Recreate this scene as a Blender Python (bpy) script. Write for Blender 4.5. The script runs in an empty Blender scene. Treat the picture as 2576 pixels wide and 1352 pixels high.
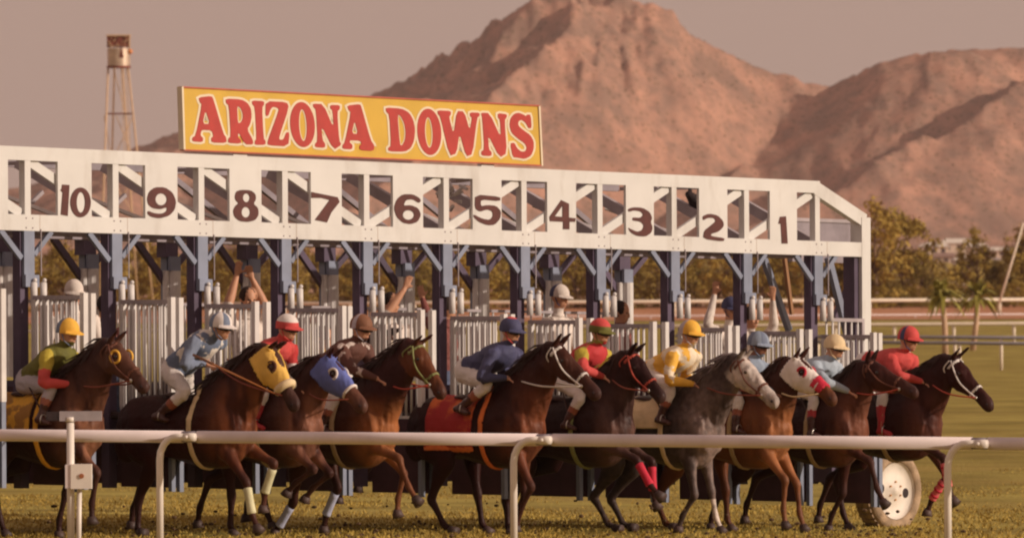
import bpy, bmesh, math, random
import numpy as np
from mathutils import Vector, Matrix, noise
from mathutils.geometry import tessellate_polygon

R = math.radians
rnd = random.Random(7)
C = bpy.context.scene.collection
SC = bpy.context.scene

# ------------------------------------------------------------------ camera, world, sun, exposure
F = 18030.0                 # focal length in photo pixels (frame 2576 x 1352)
PW, PH = 2576.0, 1352.0
CAMLOC = Vector((0, 0, 2.55))
PITCH = math.atan(46 / F)
CM = Matrix.Translation(CAMLOC) @ Matrix.Rotation(math.pi / 2 + PITCH, 4, 'X') @ Matrix.Rotation(-0.005, 4, 'Z')
cd = bpy.data.cameras.new('camera')
cam = bpy.data.objects.new('camera', cd)
C.objects.link(cam)
cam.matrix_world = CM
cd.sensor_width = 36
cd.lens = 36 * F / PW
cd.clip_start = 1
cd.clip_end = 20000
cd.dof.use_dof = True
cd.dof.focus_distance = 72
cd.dof.aperture_fstop = 7.0
SC.camera = cam

SUN_AZ, SUN_EL = R(71), R(19)          # azimuth from -Y (towards the camera) to +X
sdir = Vector((math.sin(SUN_AZ) * math.cos(SUN_EL), -math.cos(SUN_AZ) * math.cos(SUN_EL), math.sin(SUN_EL)))
sl = bpy.data.lights.new('sun', 'SUN')
sl.energy = 3.7
sl.angle = R(0.6)
sl.color = (1.0, 0.85, 0.70)
so = bpy.data.objects.new('sun', sl)
C.objects.link(so)
so.rotation_euler = sdir.to_track_quat('Z', 'Y').to_euler()

world = bpy.data.worlds.new('World')
SC.world = world
world.use_nodes = True
wn, wl = world.node_tree.nodes, world.node_tree.links
wn.clear()
sky = wn.new('ShaderNodeTexSky')
sky.sky_type = 'NISHITA'
sky.sun_disc = False
sky.sun_elevation = SUN_EL
sky.sun_rotation = math.atan2(sdir.x, sdir.y)
sky.dust_density = 4
mixw = wn.new('ShaderNodeMixRGB')
mixw.inputs[0].default_value = 0.86
mixw.inputs[2].default_value = (4.75, 3.2, 2.65, 1)     # the mauve evening haze
bg = wn.new('ShaderNodeBackground')
bg.inputs[1].default_value = 0.1
wo = wn.new('ShaderNodeOutputWorld')
wl.new(sky.outputs[0], mixw.inputs[1])
wl.new(mixw.outputs[0], bg.inputs[0])
wl.new(bg.outputs[0], wo.inputs[0])

SC.view_settings.view_transform = 'Standard'
SC.view_settings.look = 'None'
SC.view_settings.exposure = 0
SC.view_settings.gamma = 1
SC.view_settings.use_curve_mapping = False
SC.render.engine = 'CYCLES'
SC.cycles.max_bounces = 6
SC.cycles.filter_width = 2.2
SC.cycles.use_denoising = True

# ------------------------------------------------------------------ geometry helpers
def ray(px, py):
    d = CM.to_3x3() @ Vector(((px - PW / 2) / F, -(py - PH / 2) / F, -1))
    return d
def unp(px, py, Y):
    d = ray(px, py)
    return CAMLOC + d * (Y / d.y)
def lerp(a, b, t): return a + (b - a) * t
def sstep(a, b, x):
    t = min(1, max(0, (x - a) / (b - a)))
    return t * t * (3 - 2 * t)

class MB:
    """collects shapes and links them as one mesh object"""
    def __init__(self):
        self.v, self.f, self.m = [], [], []
    def add(self, vs, fs, mi=0):
        o = len(self.v)
        self.v += [tuple(x) for x in vs]
        self.f += [tuple(i + o for i in f) for f in fs]
        self.m += [mi] * len(fs)
        return self
    def hexa(self, p, mi=0):      # 8 corners: bottom 4 ccw, top 4 ccw
        return self.add(p, [(0, 3, 2, 1), (4, 5, 6, 7), (0, 1, 5, 4), (1, 2, 6, 5), (2, 3, 7, 6), (3, 0, 4, 7)], mi)
    def box(self, a, b, mi=0):
        (x0, y0, z0), (x1, y1, z1) = a, b
        return self.hexa([(x0, y0, z0), (x1, y0, z0), (x1, y1, z0), (x0, y1, z0), (x0, y0, z1), (x1, y0, z1), (x1, y1, z1), (x0, y1, z1)], mi)
    def bar(self, p, q, wu, wv, up=Vector((0, 0, 1)), mi=0):
        p, q = Vector(p), Vector(q)
        d = (q - p).normalized()
        if abs(d.dot(up)) > 0.98: up = Vector((1, 0, 0))
        s = d.cross(up).normalized() * wu / 2
        t = s.cross(d).normalized() * wv / 2
        return self.hexa([p - s - t, p + s - t, q + s - t, q - s - t, p - s + t, p + s + t, q + s + t, q - s + t], mi)
    def tube(self, pts, rad, n=8, mi=0, caps=True):
        pts = [Vector(p) for p in pts]
        if not isinstance(rad, (list, tuple)): rad = [rad] * len(pts)
        vs, fs = [], []
        ref = None
        for i, p in enumerate(pts):
            d = (pts[min(i + 1, len(pts) - 1)] - pts[max(i - 1, 0)]).normalized()
            if ref is None: ref = Vector((0, 0, 1)) if abs(d.z) < 0.9 else Vector((1, 0, 0))
            s = d.cross(ref).normalized()
            t = s.cross(d).normalized()
            ref = t
            for k in range(n):
                a = 2 * math.pi * k / n
                vs.append(p + (s * math.cos(a) + t * math.sin(a)) * rad[i])
        for i in range(len(pts) - 1):
            for k in range(n):
                a, b = i * n + k, i * n + (k + 1) % n
                fs.append((a, b, b + n, a + n))
        if caps:
            fs.append(tuple(range(n - 1, -1, -1)))
            fs.append(tuple((len(pts) - 1) * n + k for k in range(n)))
        return self.add(vs, fs, mi)
    def ball(self, c, r, sx=1, sy=1, sz=1, n=10, mi=0, M=None):
        c = Vector(c)
        vs, fs = [], []
        m = max(4, n // 2 + 1)
        for i in range(m + 1):
            th = math.pi * i / m
            for k in range(n):
                a = 2 * math.pi * k / n
                p = Vector((math.sin(th) * math.cos(a) * sx, math.sin(th) * math.sin(a) * sy, math.cos(th) * sz)) * r
                if M is not None: p = M @ p
                vs.append(c + p)
        for i in range(m):
            for k in range(n):
                a, b = i * n + k, i * n + (k + 1) % n
                fs.append((a, a + n, b + n, b))
        return self.add(vs, fs, mi)
    def mesh(self, name, mats, origin=None, smooth=False):
        me = bpy.data.meshes.new(name)
        vs = self.v if origin is None else [(x - origin[0], y - origin[1], z - origin[2]) for x, y, z in self.v]
        me.from_pydata(vs, [], self.f)
        for mt in (mats if isinstance(mats, (list, tuple)) else [mats]): me.materials.append(mt)
        if max(self.m, default=0): me.polygons.foreach_set('material_index', self.m)
        if smooth: me.polygons.foreach_set('use_smooth', [True] * len(me.polygons))
        me.update()
        return me
    def build(self, name, mats, parent=None, smooth=False, origin=None):
        if origin is None:
            origin = (0, 0, 0)
            if parent is not None and parent.get('_w', 0): origin = parent.location
        return link(name, self.mesh(name, mats, origin, smooth), parent)

def link(name, me, parent=None, loc=None):
    o = bpy.data.objects.new(name, me)
    C.objects.link(o)
    if parent is not None: o.parent = parent
    if loc is not None: o.location = loc
    return o
def thing(name, label, cat, loc=(0, 0, 0), group=None, rotz=0, world_coords=True):
    o = bpy.data.objects.new(name, None)
    C.objects.link(o)
    o.location = loc
    o.rotation_euler = (0, 0, rotz)
    o.empty_display_size = 0.2
    o['label'] = label
    o['category'] = cat
    if group: o['group'] = group
    if world_coords: o['_w'] = 1
    return o
def tag(o, label, cat, group=None):
    o['label'] = label; o['category'] = cat
    if group: o['group'] = group
    return o
def kind(o, k):
    o['kind'] = k
    return o

# ------------------------------------------------------------------ materials
MATS = {}
def mat(name, col, rough=0.6, var=0.12, scale=6.0, bump=0.0, bscale=40.0, spec=0.4, metal=0.0, col2=None, lo=0.35, hi=0.65, stretch=None, attr=None, coat=0.0, dirt=0.0):
    if name in MATS: return MATS[name]
    m = bpy.data.materials.new(name)
    m.use_nodes = True
    nt = m.node_tree
    n, l = nt.nodes, nt.links
    b = n['Principled BSDF']
    b.inputs['Roughness'].default_value = rough
    b.inputs['Metallic'].default_value = metal
    b.inputs['Specular IOR Level'].default_value = spec
    if coat: b.inputs['Coat Weight'].default_value = coat
    tc = n.new('ShaderNodeTexCoord')
    mp = n.new('ShaderNodeMapping')
    l.new(tc.outputs['Object'], mp.inputs[0])
    if stretch: mp.inputs['Scale'].default_value = stretch
    nz = n.new('ShaderNodeTexNoise')
    nz.inputs['Scale'].default_value = scale
    nz.inputs['Detail'].default_value = 6
    l.new(mp.outputs[0], nz.inputs[0])
    rp = n.new('ShaderNodeValToRGB')
    rp.color_ramp.elements[0].position = lo
    rp.color_ramp.elements[1].position = hi
    c2 = col2 if col2 else tuple(min(1, x * (1 + var)) for x in col)
    c1 = col if col2 else tuple(x * (1 - var) for x in col)
    rp.color_ramp.elements[0].color = (*c1, 1)
    rp.color_ramp.elements[1].color = (*c2, 1)
    l.new(nz.outputs[0], rp.inputs[0])
    out = rp.outputs[0]
    if attr:
        at = n.new('ShaderNodeAttribute'); at.attribute_name = attr
        mx = n.new('ShaderNodeMixRGB'); mx.blend_type = 'MULTIPLY'; mx.inputs[0].default_value = 1
        l.new(at.outputs['Color'], mx.inputs[1]); l.new(out, mx.inputs[2])
        out = mx.outputs[0]
    if dirt:
        nd = n.new('ShaderNodeTexNoise'); nd.inputs['Scale'].default_value = 1.7; nd.inputs['Detail'].default_value = 8; nd.inputs['Roughness'].default_value = 0.7
        mpd = n.new('ShaderNodeMapping'); mpd.inputs['Scale'].default_value = (1.6, 1.6, 0.5)
        l.new(tc.outputs['Object'], mpd.inputs[0]); l.new(mpd.outputs[0], nd.inputs[0])
        rd = n.new('ShaderNodeValToRGB'); rd.color_ramp.elements[0].position = 0.5; rd.color_ramp.elements[1].position = 0.75
        rd.color_ramp.elements[0].color = (1, 1, 1, 1); rd.color_ramp.elements[1].color = (1 - dirt, 1 - dirt * 1.15, 1 - dirt * 1.3, 1)
        l.new(nd.outputs[0], rd.inputs[0])
        mx = n.new('ShaderNodeMixRGB'); mx.blend_type = 'MULTIPLY'; mx.inputs[0].default_value = 1
        l.new(out, mx.inputs[1]); l.new(rd.outputs[0], mx.inputs[2]); out = mx.outputs[0]
    l.new(out, b.inputs['Base Color'])
    if bump:
        bz = n.new('ShaderNodeTexNoise'); bz.inputs['Scale'].default_value = bscale; bz.inputs['Detail'].default_value = 4
        l.new(mp.outputs[0], bz.inputs[0])
        bp = n.new('ShaderNodeBump'); bp.inputs['Strength'].default_value = bump; bp.inputs['Distance'].default_value = 0.02
        l.new(bz.outputs[0], bp.inputs['Height']); l.new(bp.outputs[0], b.inputs['Normal'])
    MATS[name] = m
    return m

M_white = mat('gate_white_paint', (0.64, 0.62, 0.60), 0.5, var=0.04, scale=2, dirt=0.22)
M_white2 = mat('worn_white_paint', (0.66, 0.62, 0.60), 0.55, var=0.08, scale=5, dirt=0.2)
M_blue = mat('gate_blue_paint', (0.21, 0.235, 0.32), 0.5, var=0.10, scale=4, dirt=0.2)
M_navy = mat('gate_navy_paint', (0.085, 0.058, 0.10), 0.55, var=0.2, scale=3, dirt=0.2)
M_pad = mat('navy_padding', (0.055, 0.020, 0.030), 0.7, var=0.25, scale=4, bump=0.3, bscale=8)
M_grey = mat('grey_steel', (0.36, 0.31, 0.33), 0.5, var=0.12, scale=5, dirt=0.2)
M_roof = mat('grey_roof_sheet', (0.26, 0.22, 0.25), 0.55, var=0.15, scale=5, dirt=0.25)
M_num = mat('maroon_number_paint', (0.085, 0.018, 0.014), 0.6, var=0.15, scale=10)
M_yel = mat('sign_yellow', (0.60, 0.37, 0.045), 0.5, var=0.05, scale=3, dirt=0.08)
M_red = mat('sign_red', (0.42, 0.035, 0.028), 0.5, var=0.07, scale=8)
M_cream = mat('sign_cream', (0.70, 0.60, 0.44), 0.55, var=0.04)
M_rail = mat('rail_pvc', (0.73, 0.62, 0.61), 0.42, var=0.06, scale=3, dirt=0.12)
M_railpost = mat('rail_post_paint', (0.78, 0.70, 0.63), 0.45, var=0.06, scale=3, dirt=0.12)
M_black = mat('black_rubber', (0.03, 0.018, 0.02), 0.8, var=0.3, scale=12, bump=0.3)
M_tyre = mat('dusty_tyre', (0.36, 0.25, 0.16), 0.9, var=0.25, scale=9, bump=0.4)

# ------------------------------------------------------------------ gate frame
K0D = F / 256.0
P0 = Vector(((71.5 - PW / 2) / 256.0, K0D, 0))
gx = 208.5 / 256.0; gy = 0.0128 * K0D
PITCHW = math.hypot(gx, gy)
SL = -0.020
Gd = Vector((gx / PITCHW, gy / PITCHW, 0))
Nd = Vector((Gd.y, -Gd.x, 0))
def G(u, v, w): return P0 + Gd * u + Nd * v + Vector((0, 0, w + SL * u))
def ghit(px, py, v=0.0):
    d = ray(px, py)
    o = P0 + Nd * v
    t = (o - CAMLOC).dot(Nd) / d.dot(Nd)
    p = CAMLOC + d * t
    u = (p - o).dot(Gd)
    return u, p.z - SL * u
def ground_z(x, y):
    u = (x - P0.x) * Gd.x + (y - P0.y) * Gd.y
    u = max(-10, min(24, u))
    z = 0.13 + SL * u
    f = 1 - sstep(100, 170, y)
    z = z * f + (-0.16) * (1 - f)
    z += 0.62 * sstep(230, 400, y)
    z += 0.72 * sstep(436, 486, y)
    z += 13.0 * (max(0, y - 520) / 2100.0) ** 1.25
    return z
# ------------------------------------------------------------------ noise helpers (numpy)
def vnoise(x, y, seed):
    xi, yi = np.floor(x).astype(np.int64), np.floor(y).astype(np.int64)
    fx, fy = x - xi, y - yi
    fx = fx * fx * (3 - 2 * fx); fy = fy * fy * (3 - 2 * fy)
    def h(a, b):
        n = (a * 374761393 + b * 668265263 + seed * 1442695041) & 0xFFFFFFFF
        n = ((n ^ (n >> 13)) * 1274126177) & 0xFFFFFFFF
        return ((n ^ (n >> 16)) & 0xFFFFFF) / float(0xFFFFFF)
    return (h(xi, yi) * (1 - fx) + h(xi + 1, yi) * fx) * (1 - fy) + (h(xi, yi + 1) * (1 - fx) + h(xi + 1, yi + 1) * fx) * fy
def fbm(x, y, oct=5, seed=1, gain=0.5, ridged=False):
    a, s, t = 1.0, 0.0, 0.0
    for o in range(oct):
        n = vnoise(x, y, seed + o * 17) * 2 - 1
        if ridged: n = 1 - 2 * abs(n)
        s = s + a * n; t += a
        a *= gain; x = x * 2.03 + 13.7; y = y * 2.03 - 7.1
    return s / t

# ------------------------------------------------------------------ ground
def sheet(name, xs, ys, zf, m):
    X, Y = np.meshgrid(xs, ys)
    nx, ny = len(xs), len(ys)
    vs = [(float(X[j, i]), float(Y[j, i]), zf(float(X[j, i]), float(Y[j, i]))) for j in range(ny) for i in range(nx)]
    fs = [(j * nx + i, j * nx + i + 1, (j + 1) * nx + i + 1, (j + 1) * nx + i) for j in range(ny - 1) for i in range(nx - 1)]
    mb = MB(); mb.add(vs, fs)
    return mb.build(name, m, smooth=True)

def ground_mat(name, c1, c2, c3, sc1, sc2, stretch, rough=0.9, bump=0.5, bs=6):
    m = bpy.data.materials.new(name); m.use_nodes = True
    n, l = m.node_tree.nodes, m.node_tree.links
    b = n['Principled BSDF']; b.inputs['Roughness'].default_value = rough; b.inputs['Specular IOR Level'].default_value = 0.1
    tc = n.new('ShaderNodeTexCoord'); mp = n.new('ShaderNodeMapping'); mp.inputs['Scale'].default_value = stretch
    l.new(tc.outputs['Object'], mp.inputs[0])
    a = n.new('ShaderNodeTexNoise'); a.inputs['Scale'].default_value = sc1; a.inputs['Detail'].default_value = 8; a.inputs['Roughness'].default_value = 0.65
    l.new(mp.outputs[0], a.inputs[0])
    r1 = n.new('ShaderNodeValToRGB'); r1.color_ramp.elements[0].position = 0.38; r1.color_ramp.elements[1].position = 0.64
    r1.color_ramp.elements[0].color = (*c1, 1); r1.color_ramp.elements[1].color = (*c2, 1)
    l.new(a.outputs[0], r1.inputs[0])
    c = n.new('ShaderNodeTexNoise'); c.inputs['Scale'].default_value = sc2; c.inputs['Detail'].default_value = 6
    l.new(tc.outputs['Object'], c.inputs[0])
    r2 = n.new('ShaderNodeValToRGB'); r2.color_ramp.elements[0].position = 0.5; r2.color_ramp.elements[1].position = 0.72
    l.new(c.outputs[0], r2.inputs[0])
    mx = n.new('ShaderNodeMixRGB'); mx.inputs[2].default_value = (*c3, 1)
    l.new(r2.outputs[0], mx.inputs[0]); l.new(r1.outputs[0], mx.inputs[1])
    l.new(mx.outputs[0], b.inputs['Base Color'])
    bz = n.new('ShaderNodeTexNoise'); bz.inputs['Scale'].default_value = bs; bz.inputs['Detail'].default_value = 6
    l.new(tc.outputs['Object'], bz.inputs[0])
    bp = n.new('ShaderNodeBump'); bp.inputs['Strength'].default_value = bump; bp.inputs['Distance'].default_value = 0.1
    l.new(bz.outputs[0], bp.inputs['Height']); l.new(bp.outputs[0], b.inputs['Normal'])
    return m
M_turf = ground_mat('turf', (0.235, 0.175, 0.040), (0.42, 0.335, 0.085), (0.36, 0.26, 0.070), 0.9, 0.25, (0.5, 0.4, 1), bs=14)
M_dirt = ground_mat('track_dirt', (0.42, 0.19, 0.10), (0.50, 0.24, 0.13), (0.56, 0.30, 0.18), 0.2, 0.1, (0.3, 1, 1), bs=3)
M_desert = ground_mat('desert_ground', (0.38, 0.20, 0.13), (0.52, 0.30, 0.20), (0.24, 0.17, 0.085), 0.02, 0.03, (0.5, 1, 1), bs=0.5)

ys = list(np.concatenate([np.linspace(5, 50, 6), np.linspace(55, 130, 40), np.linspace(135, 520, 60), np.geomspace(540, 9000, 40)]))
xs = list(np.concatenate([-np.geomspace(4000, 60, 14), np.linspace(-50, 50, 41), np.geomspace(60, 4000, 14)]))
kind(sheet('ground', xs, ys, ground_z, M_turf), 'structure')
ys2 = list(np.linspace(434, 481, 24)); xs2 = list(np.linspace(-120, 120, 13))
kind(sheet('dirt_track', xs2, ys2, lambda x, y: ground_z(x, y) + 0.03, M_dirt), 'structure')
ys3 = list(np.geomspace(482, 8500, 50)); xs3 = list(np.concatenate([-np.geomspace(3500, 60, 14), np.linspace(-50, 50, 11), np.geomspace(60, 3500, 14)]))
kind(sheet('desert', xs3, ys3, lambda x, y: ground_z(x, y) + 0.05, M_desert), 'structure')
# a pale mown edge on the turf under the wheel line
# ------------------------------------------------------------------ mountain
def build_mountain():
    D = 3000.0
    S = F / D
    nx, ny = 760, 340
    xs = np.linspace(-420, 420, nx); ys = np.linspace(2560, 3330, ny)
    X, Y = np.meshgrid(xs, ys)
    def PX(px): return (px - 1288) / S
    def PZ(py): return 2.55 + (722 - py) / S
    wx = X + 14 * fbm(X / 60, Y / 60, 4, 5); wy = Y + 14 * fbm(X / 60 + 40, Y / 60, 4, 9)
    def plane(p, n):
        n = Vector(n).normalized()
        return p[2] - ((wx - p[0]) * n.x + (wy - p[1]) * n.y) / n.z
    pk = (PX(1530), 3000, PZ(-20))
    def face(p, A, B):
        n = Vector(A).cross(Vector(B))
        if n.z < 0: n = -n
        return plane(p, n)
    A = (-50, -95, -48); Bv = (-84, 34, -47); Cv = (67, 6, -36)
    left = face(pk, A, Bv); right = face(pk, A, Cv)
    back = plane(pk, (0.1, 0.9, 0.7))
    main = np.minimum(np.minimum(left, right), back)
    # small lit ledge on the upper left shoulder
    pk3 = (PX(1400), 2975, PZ(28))
    led = np.minimum(np.minimum(plane(pk3, (-0.42, -0.10, 0.9)), plane(pk3, (0.25, -0.88, 0.40))), np.minimum(plane(pk3, (0, .85, .5)), plane(pk3, (0.55, .1, .8))))
    led = np.minimum(led, plane((PX(1262), 2960, PZ(80)), (-0.88, 0.0, 0.47)))
    main = np.maximum(main, led)
    # right-hand hill
    pk2 = (PX(2640), 3030, PZ(105))
    A2 = (-62, -90, -42); B2 = (-95, 18, -18); C2 = (80, -20, -40)
    hill = np.minimum(np.minimum(face(pk2, (-60, -60, -52), B2), face(pk2, (-70, -60, -52), C2)), plane(pk2, (0, 0.8, 0.6)))
    pk4 = (PX(2330), 2990, PZ(150))
    hill2 = np.minimum(np.minimum(face(pk4, (-20, -70, -45), (-80, 6, -22)), face(pk4, (-20, -70, -45), (45, -25, -30))), plane(pk4, (0, 0.8, 0.6)))
    hill = np.maximum(hill, hill2)
    pk5 = (PX(1850), 2950, PZ(335))
    sp = np.minimum(face(pk5, (-18, -90, -30), (-60, 20, -30)), face(pk5, (-18, -90, -30), (75, 20, -20)))
    main = np.maximum(main, np.minimum(sp, plane(pk5, (0, .8, .6))) - 12)
    pk6 = (PX(560), 3060, PZ(300))
    lowl = np.minimum(np.minimum(face(pk6, (-40, -80, -25), (-95, 10, -32)), face(pk6, (-40, -80, -25), (95, -10, -18))), plane(pk6, (0, .8, .6)))
    main = np.maximum(main, lowl)
    pk7 = (PX(2690), 2975, PZ(165)); A7 = (-83, -90, -42)
    sp7 = np.minimum(np.minimum(face(pk7, A7, (-55, 45, -36)), face(pk7, A7, (80, -10, -22))), plane(pk7, (0, .8, .6)))
    hill = np.maximum(hill, sp7)
    Z = np.maximum(main, hill)
    # concave foot slopes
    k = 9.0
    foot = 4.0 + 16 * np.clip((Y - 2560) / 450, 0, 1)
    Z = np.logaddexp((Z - 60) / k, (foot - 60) / k) * k + 60
    amp = np.clip((Z - 10) / 60, 0.10, 1)
    rg = fbm(wx / 55, wy / 60, 5, 21, 0.5, True)
    fine = fbm(X / 13, Y / 15, 5, 33, 0.55)
    rocky = np.clip(fbm(X / 70, Y / 80, 3, 64) * 2.2 + 0.35, 0.12, 1)
    crag = np.clip(fbm(X / 20, Y / 22, 4, 77, 0.55, True), 0.15, 1) - 0.15
    finer = fbm(X / 4.5, Y / 5.5, 4, 91, 0.65)
    Z = Z + amp * (6.0 * rg + rocky * (2.6 * fine + 1.9 * finer + 8.5 * crag * np.clip((Z - 35) / 50, 0.25, 1)))
    # fit the skyline of the photograph
    sk = [(-600, 520), (0, 475), (64, 461), (230, 410), (320, 372), (450, 325), (560, 300), (700, 296), (820, 278), (930, 240), (1000, 208), (1060, 172), (1130, 130), (1180, 100), (1222, 82), (1240, 60),
          (1300, 25), (1340, 0), (1420, -20), (1500, -28), (1560, -14), (1600, 0), (1650, 12), (1690, 25), (1712, 52), (1730, 75), (1760, 98), (1830, 130), (1900, 165), (1960, 186), (2005, 190), (2030, 210), (2080, 214), (2110, 206),
          (2150, 190), (2200, 163), (2290, 138), (2350, 132), (2400, 126), (2460, 124), (2560, 121), (2700, 118), (3200, 200), (4000, 330)]
    pxs = 1288 + xs * S
    tgt = 2.55 + (722 - 0.005 * (pxs - 1288) - np.interp(pxs, [a for a, b in sk], [b for a, b in sk])) / S
    up = (Z - 2.55) * (3000.0 / Y)
    cur = up.max(axis=0) + 2.55
    kk = np.ones(9) / 9
    cur_s = np.convolve(np.pad(cur, 4, mode='edge'), kk, 'valid')
    sc = tgt / cur_s
    wgt = np.clip((Z - 8) / np.maximum(cur_s - 8, 5), 0, 1) ** 0.8
    Z = Z * (1 + (sc - 1) * wgt)
    Z[0, :] = -2; Z[-1, :] = -2
    co = np.stack([X, Y, Z], -1).reshape(-1, 3)
    idx = np.arange(nx * ny).reshape(ny, nx)
    q = np.stack([idx[:-1, :-1], idx[:-1, 1:], idx[1:, 1:], idx[1:, :-1]], -1).reshape(-1, 4)
    me = bpy.data.meshes.new('mountain')
    me.vertices.add(len(co)); me.vertices.foreach_set('co', co.ravel())
    me.loops.add(q.size); me.loops.foreach_set('vertex_index', q.ravel())
    me.polygons.add(len(q)); me.polygons.foreach_set('loop_start', np.arange(0, q.size, 4)); me.polygons.foreach_set('loop_total', np.full(len(q), 4))
    me.update(); me.validate()
    m = bpy.data.materials.new('desert_mountain'); m.use_nodes = True
    n, l = m.node_tree.nodes, m.node_tree.links
    b = n['Principled BSDF']; b.inputs['Roughness'].default_value = 0.95; b.inputs['Specular IOR Level'].default_value = 0.05
    tc = n.new('ShaderNodeTexCoord')
    a = n.new('ShaderNodeTexNoise'); a.inputs['Scale'].default_value = 0.06; a.inputs['Detail'].default_value = 10; a.inputs['Roughness'].default_value = 0.7
    l.new(tc.outputs['Object'], a.inputs[0])
    r1 = n.new('ShaderNodeValToRGB'); r1.color_ramp.elements[0].position = 0.4; r1.color_ramp.elements[1].position = 0.62
    r1.color_ramp.elements[0].color = (0.27, 0.165, 0.125, 1); r1.color_ramp.elements[1].color = (0.48, 0.255, 0.18, 1)
    l.new(a.outputs[0], r1.inputs[0])
    s = n.new('ShaderNodeTexVoronoi'); s.inputs['Scale'].default_value = 0.35; s.inputs['Randomness'].default_value = 1
    l.new(tc.outputs['Object'], s.inputs[0])
    r2 = n.new('ShaderNodeValToRGB'); r2.color_ramp.elements[0].position = 0.18; r2.color_ramp.elements[1].position = 0.34
    r2.color_ramp.elements[0].color = (0.55, 0.6, 0.5, 1); r2.color_ramp.elements[1].color = (1, 1, 1, 1)
    l.new(s.outputs['Distance'], r2.inputs[0])
    mx = n.new('ShaderNodeMixRGB'); mx.blend_type = 'MULTIPLY'; mx.inputs[0].default_value = 0.85
    l.new(r1.outputs[0], mx.inputs[1]); l.new(r2.outputs[0], mx.inputs[2])
    l.new(mx.outputs[0], b.inputs['Base Color'])
    me.materials.append(m)
    me.polygons.foreach_set('use_smooth', [True] * len(me.polygons))
    o = link('mountain', me)
    kind(o, 'structure')
    return co, nx, ny
MT, MNX, MNY = build_mountain()
# ------------------------------------------------------------------ starting gate
gate = thing('starting_gate', 'long white and blue steel racing starting gate with numbered stalls and open doors', 'starting gate', G(5 * PITCHW, 0, 0))
gate['_w'] = 1
WT, WB = 3.953, 3.128
def gbox(mb, u0, u1, v0, v1, w0, w1, mi=0):
    mb.hexa([G(u0, v0, w0), G(u1, v0, w0), G(u1, v1, w0), G(u0, v1, w0), G(u0, v0, w1), G(u1, v0, w1), G(u1, v1, w1), G(u0, v1, w1)], mi)
    return mb
def gpart(name, m, *boxes):
    mb = MB()
    for b in boxes: gbox(mb, *b)
    return mb.build(name, m, gate)
def gbeam(name, m, a, b, wu, wv, up=None):
    mb = MB(); mb.bar(G(*a), G(*b), wu, wv, up if up is not None else Nd)
    return mb.build(name, m, gate)
KMIN, KMAX = -4, 10
uu = lambda k: k * PITCHW
uE = ghit(2178, 600)[0]
gpart('top_chord', M_white, (uu(KMIN), uu(10) + 0.04, -0.09, 0, WT - 0.135, WT))
gpart('bottom_chord', M_white, (uu(KMIN), uE + 0.075, -0.09, 0.002, WB, WB + 0.16))
# truss posts, panels, diagonals, openings
for k in range(KMIN, KMAX + 1):
    gpart('truss_post', M_white, (uu(k) - 0.04, uu(k) + 0.04, -0.085, -0.004, WB + 0.16, WT - 0.135))
panels = {10: (145, 230), 9: (365, 446), 8: (577, 657), 7: (781.5, 859), 6: (988, 1063.5), 5: (1188.5, 1261), 4: (1376, 1448.5), 3: (1574, 1644), 2: (1758, 1829), 1: (1936, 2004)}
for k in range(KMIN, KMAX):
    st = 10 - k
    if st in panels:
        a = ghit(panels[st][0], 480)[0]; b = ghit(panels[st][1], 480)[0]
    else:
        a, b = uu(k) + 0.43, uu(k) + 0.94
    gpart('number_panel', M_white, (a, b, -0.03, -0.001 + 0.004, WB + 0.155, WT - 0.13))
    if st != 0:
        lo, hi = WB + 0.16, WT - 0.135
        if st >= 7: p, q = (uu(k) + 0.06, -0.055, hi - 0.01), (uu(k + 1) - 0.06, -0.055, lo + 0.01)
        else: p, q = (uu(k) + 0.06, -0.055, lo + 0.01), (uu(k + 1) - 0.06, -0.055, hi - 0.01)
        gbeam('truss_diagonal', M_white, p, q, 0.095, 0.04)
# sloped right end and end post
c = ghit(2065, 458); e = ghit(2176, 548)
mb = MB(); mb.bar(G(uu(10) - 0.03, -0.045, WT - 0.075), G(uE, -0.045, e[1] - 0.03), 0.15, 0.088, Nd); mb.build('end_slope_beam', M_white, gate)
e1 = ghit(2178, 560)[1]
gpart('end_post', M_white, (uE - 0.075, uE + 0.078, -0.16, 0.006, 0.62, e1 + 0.06))
gpart('end_side_plate', M_navy, (uE - 0.155, uE - 0.078, -0.20, -0.04, 0.62, WB))
gbeam('end_strut', M_white, (uu(10) + 0.06, -0.1, WT - 0.2), (uu(10) + 0.02, -0.1, WB + 0.2), 0.03, 0.03)
gpart('end_panel', M_roof, (ghit(1990, 580, -1.9)[0], ghit(2172, 580, -1.9)[0] + 0.05, -1.95, -1.88, WB - 0.02, ghit(2100, 560, -1.9)[1]))
gpart('end_panel_cap', M_grey, (ghit(1985, 580, -1.9)[0], ghit(2172, 580, -1.9)[0] + 0.06, -2.0, -1.86, ghit(2100, 560, -1.9)[1], ghit(2100, 551, -1.9)[1]))
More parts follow.
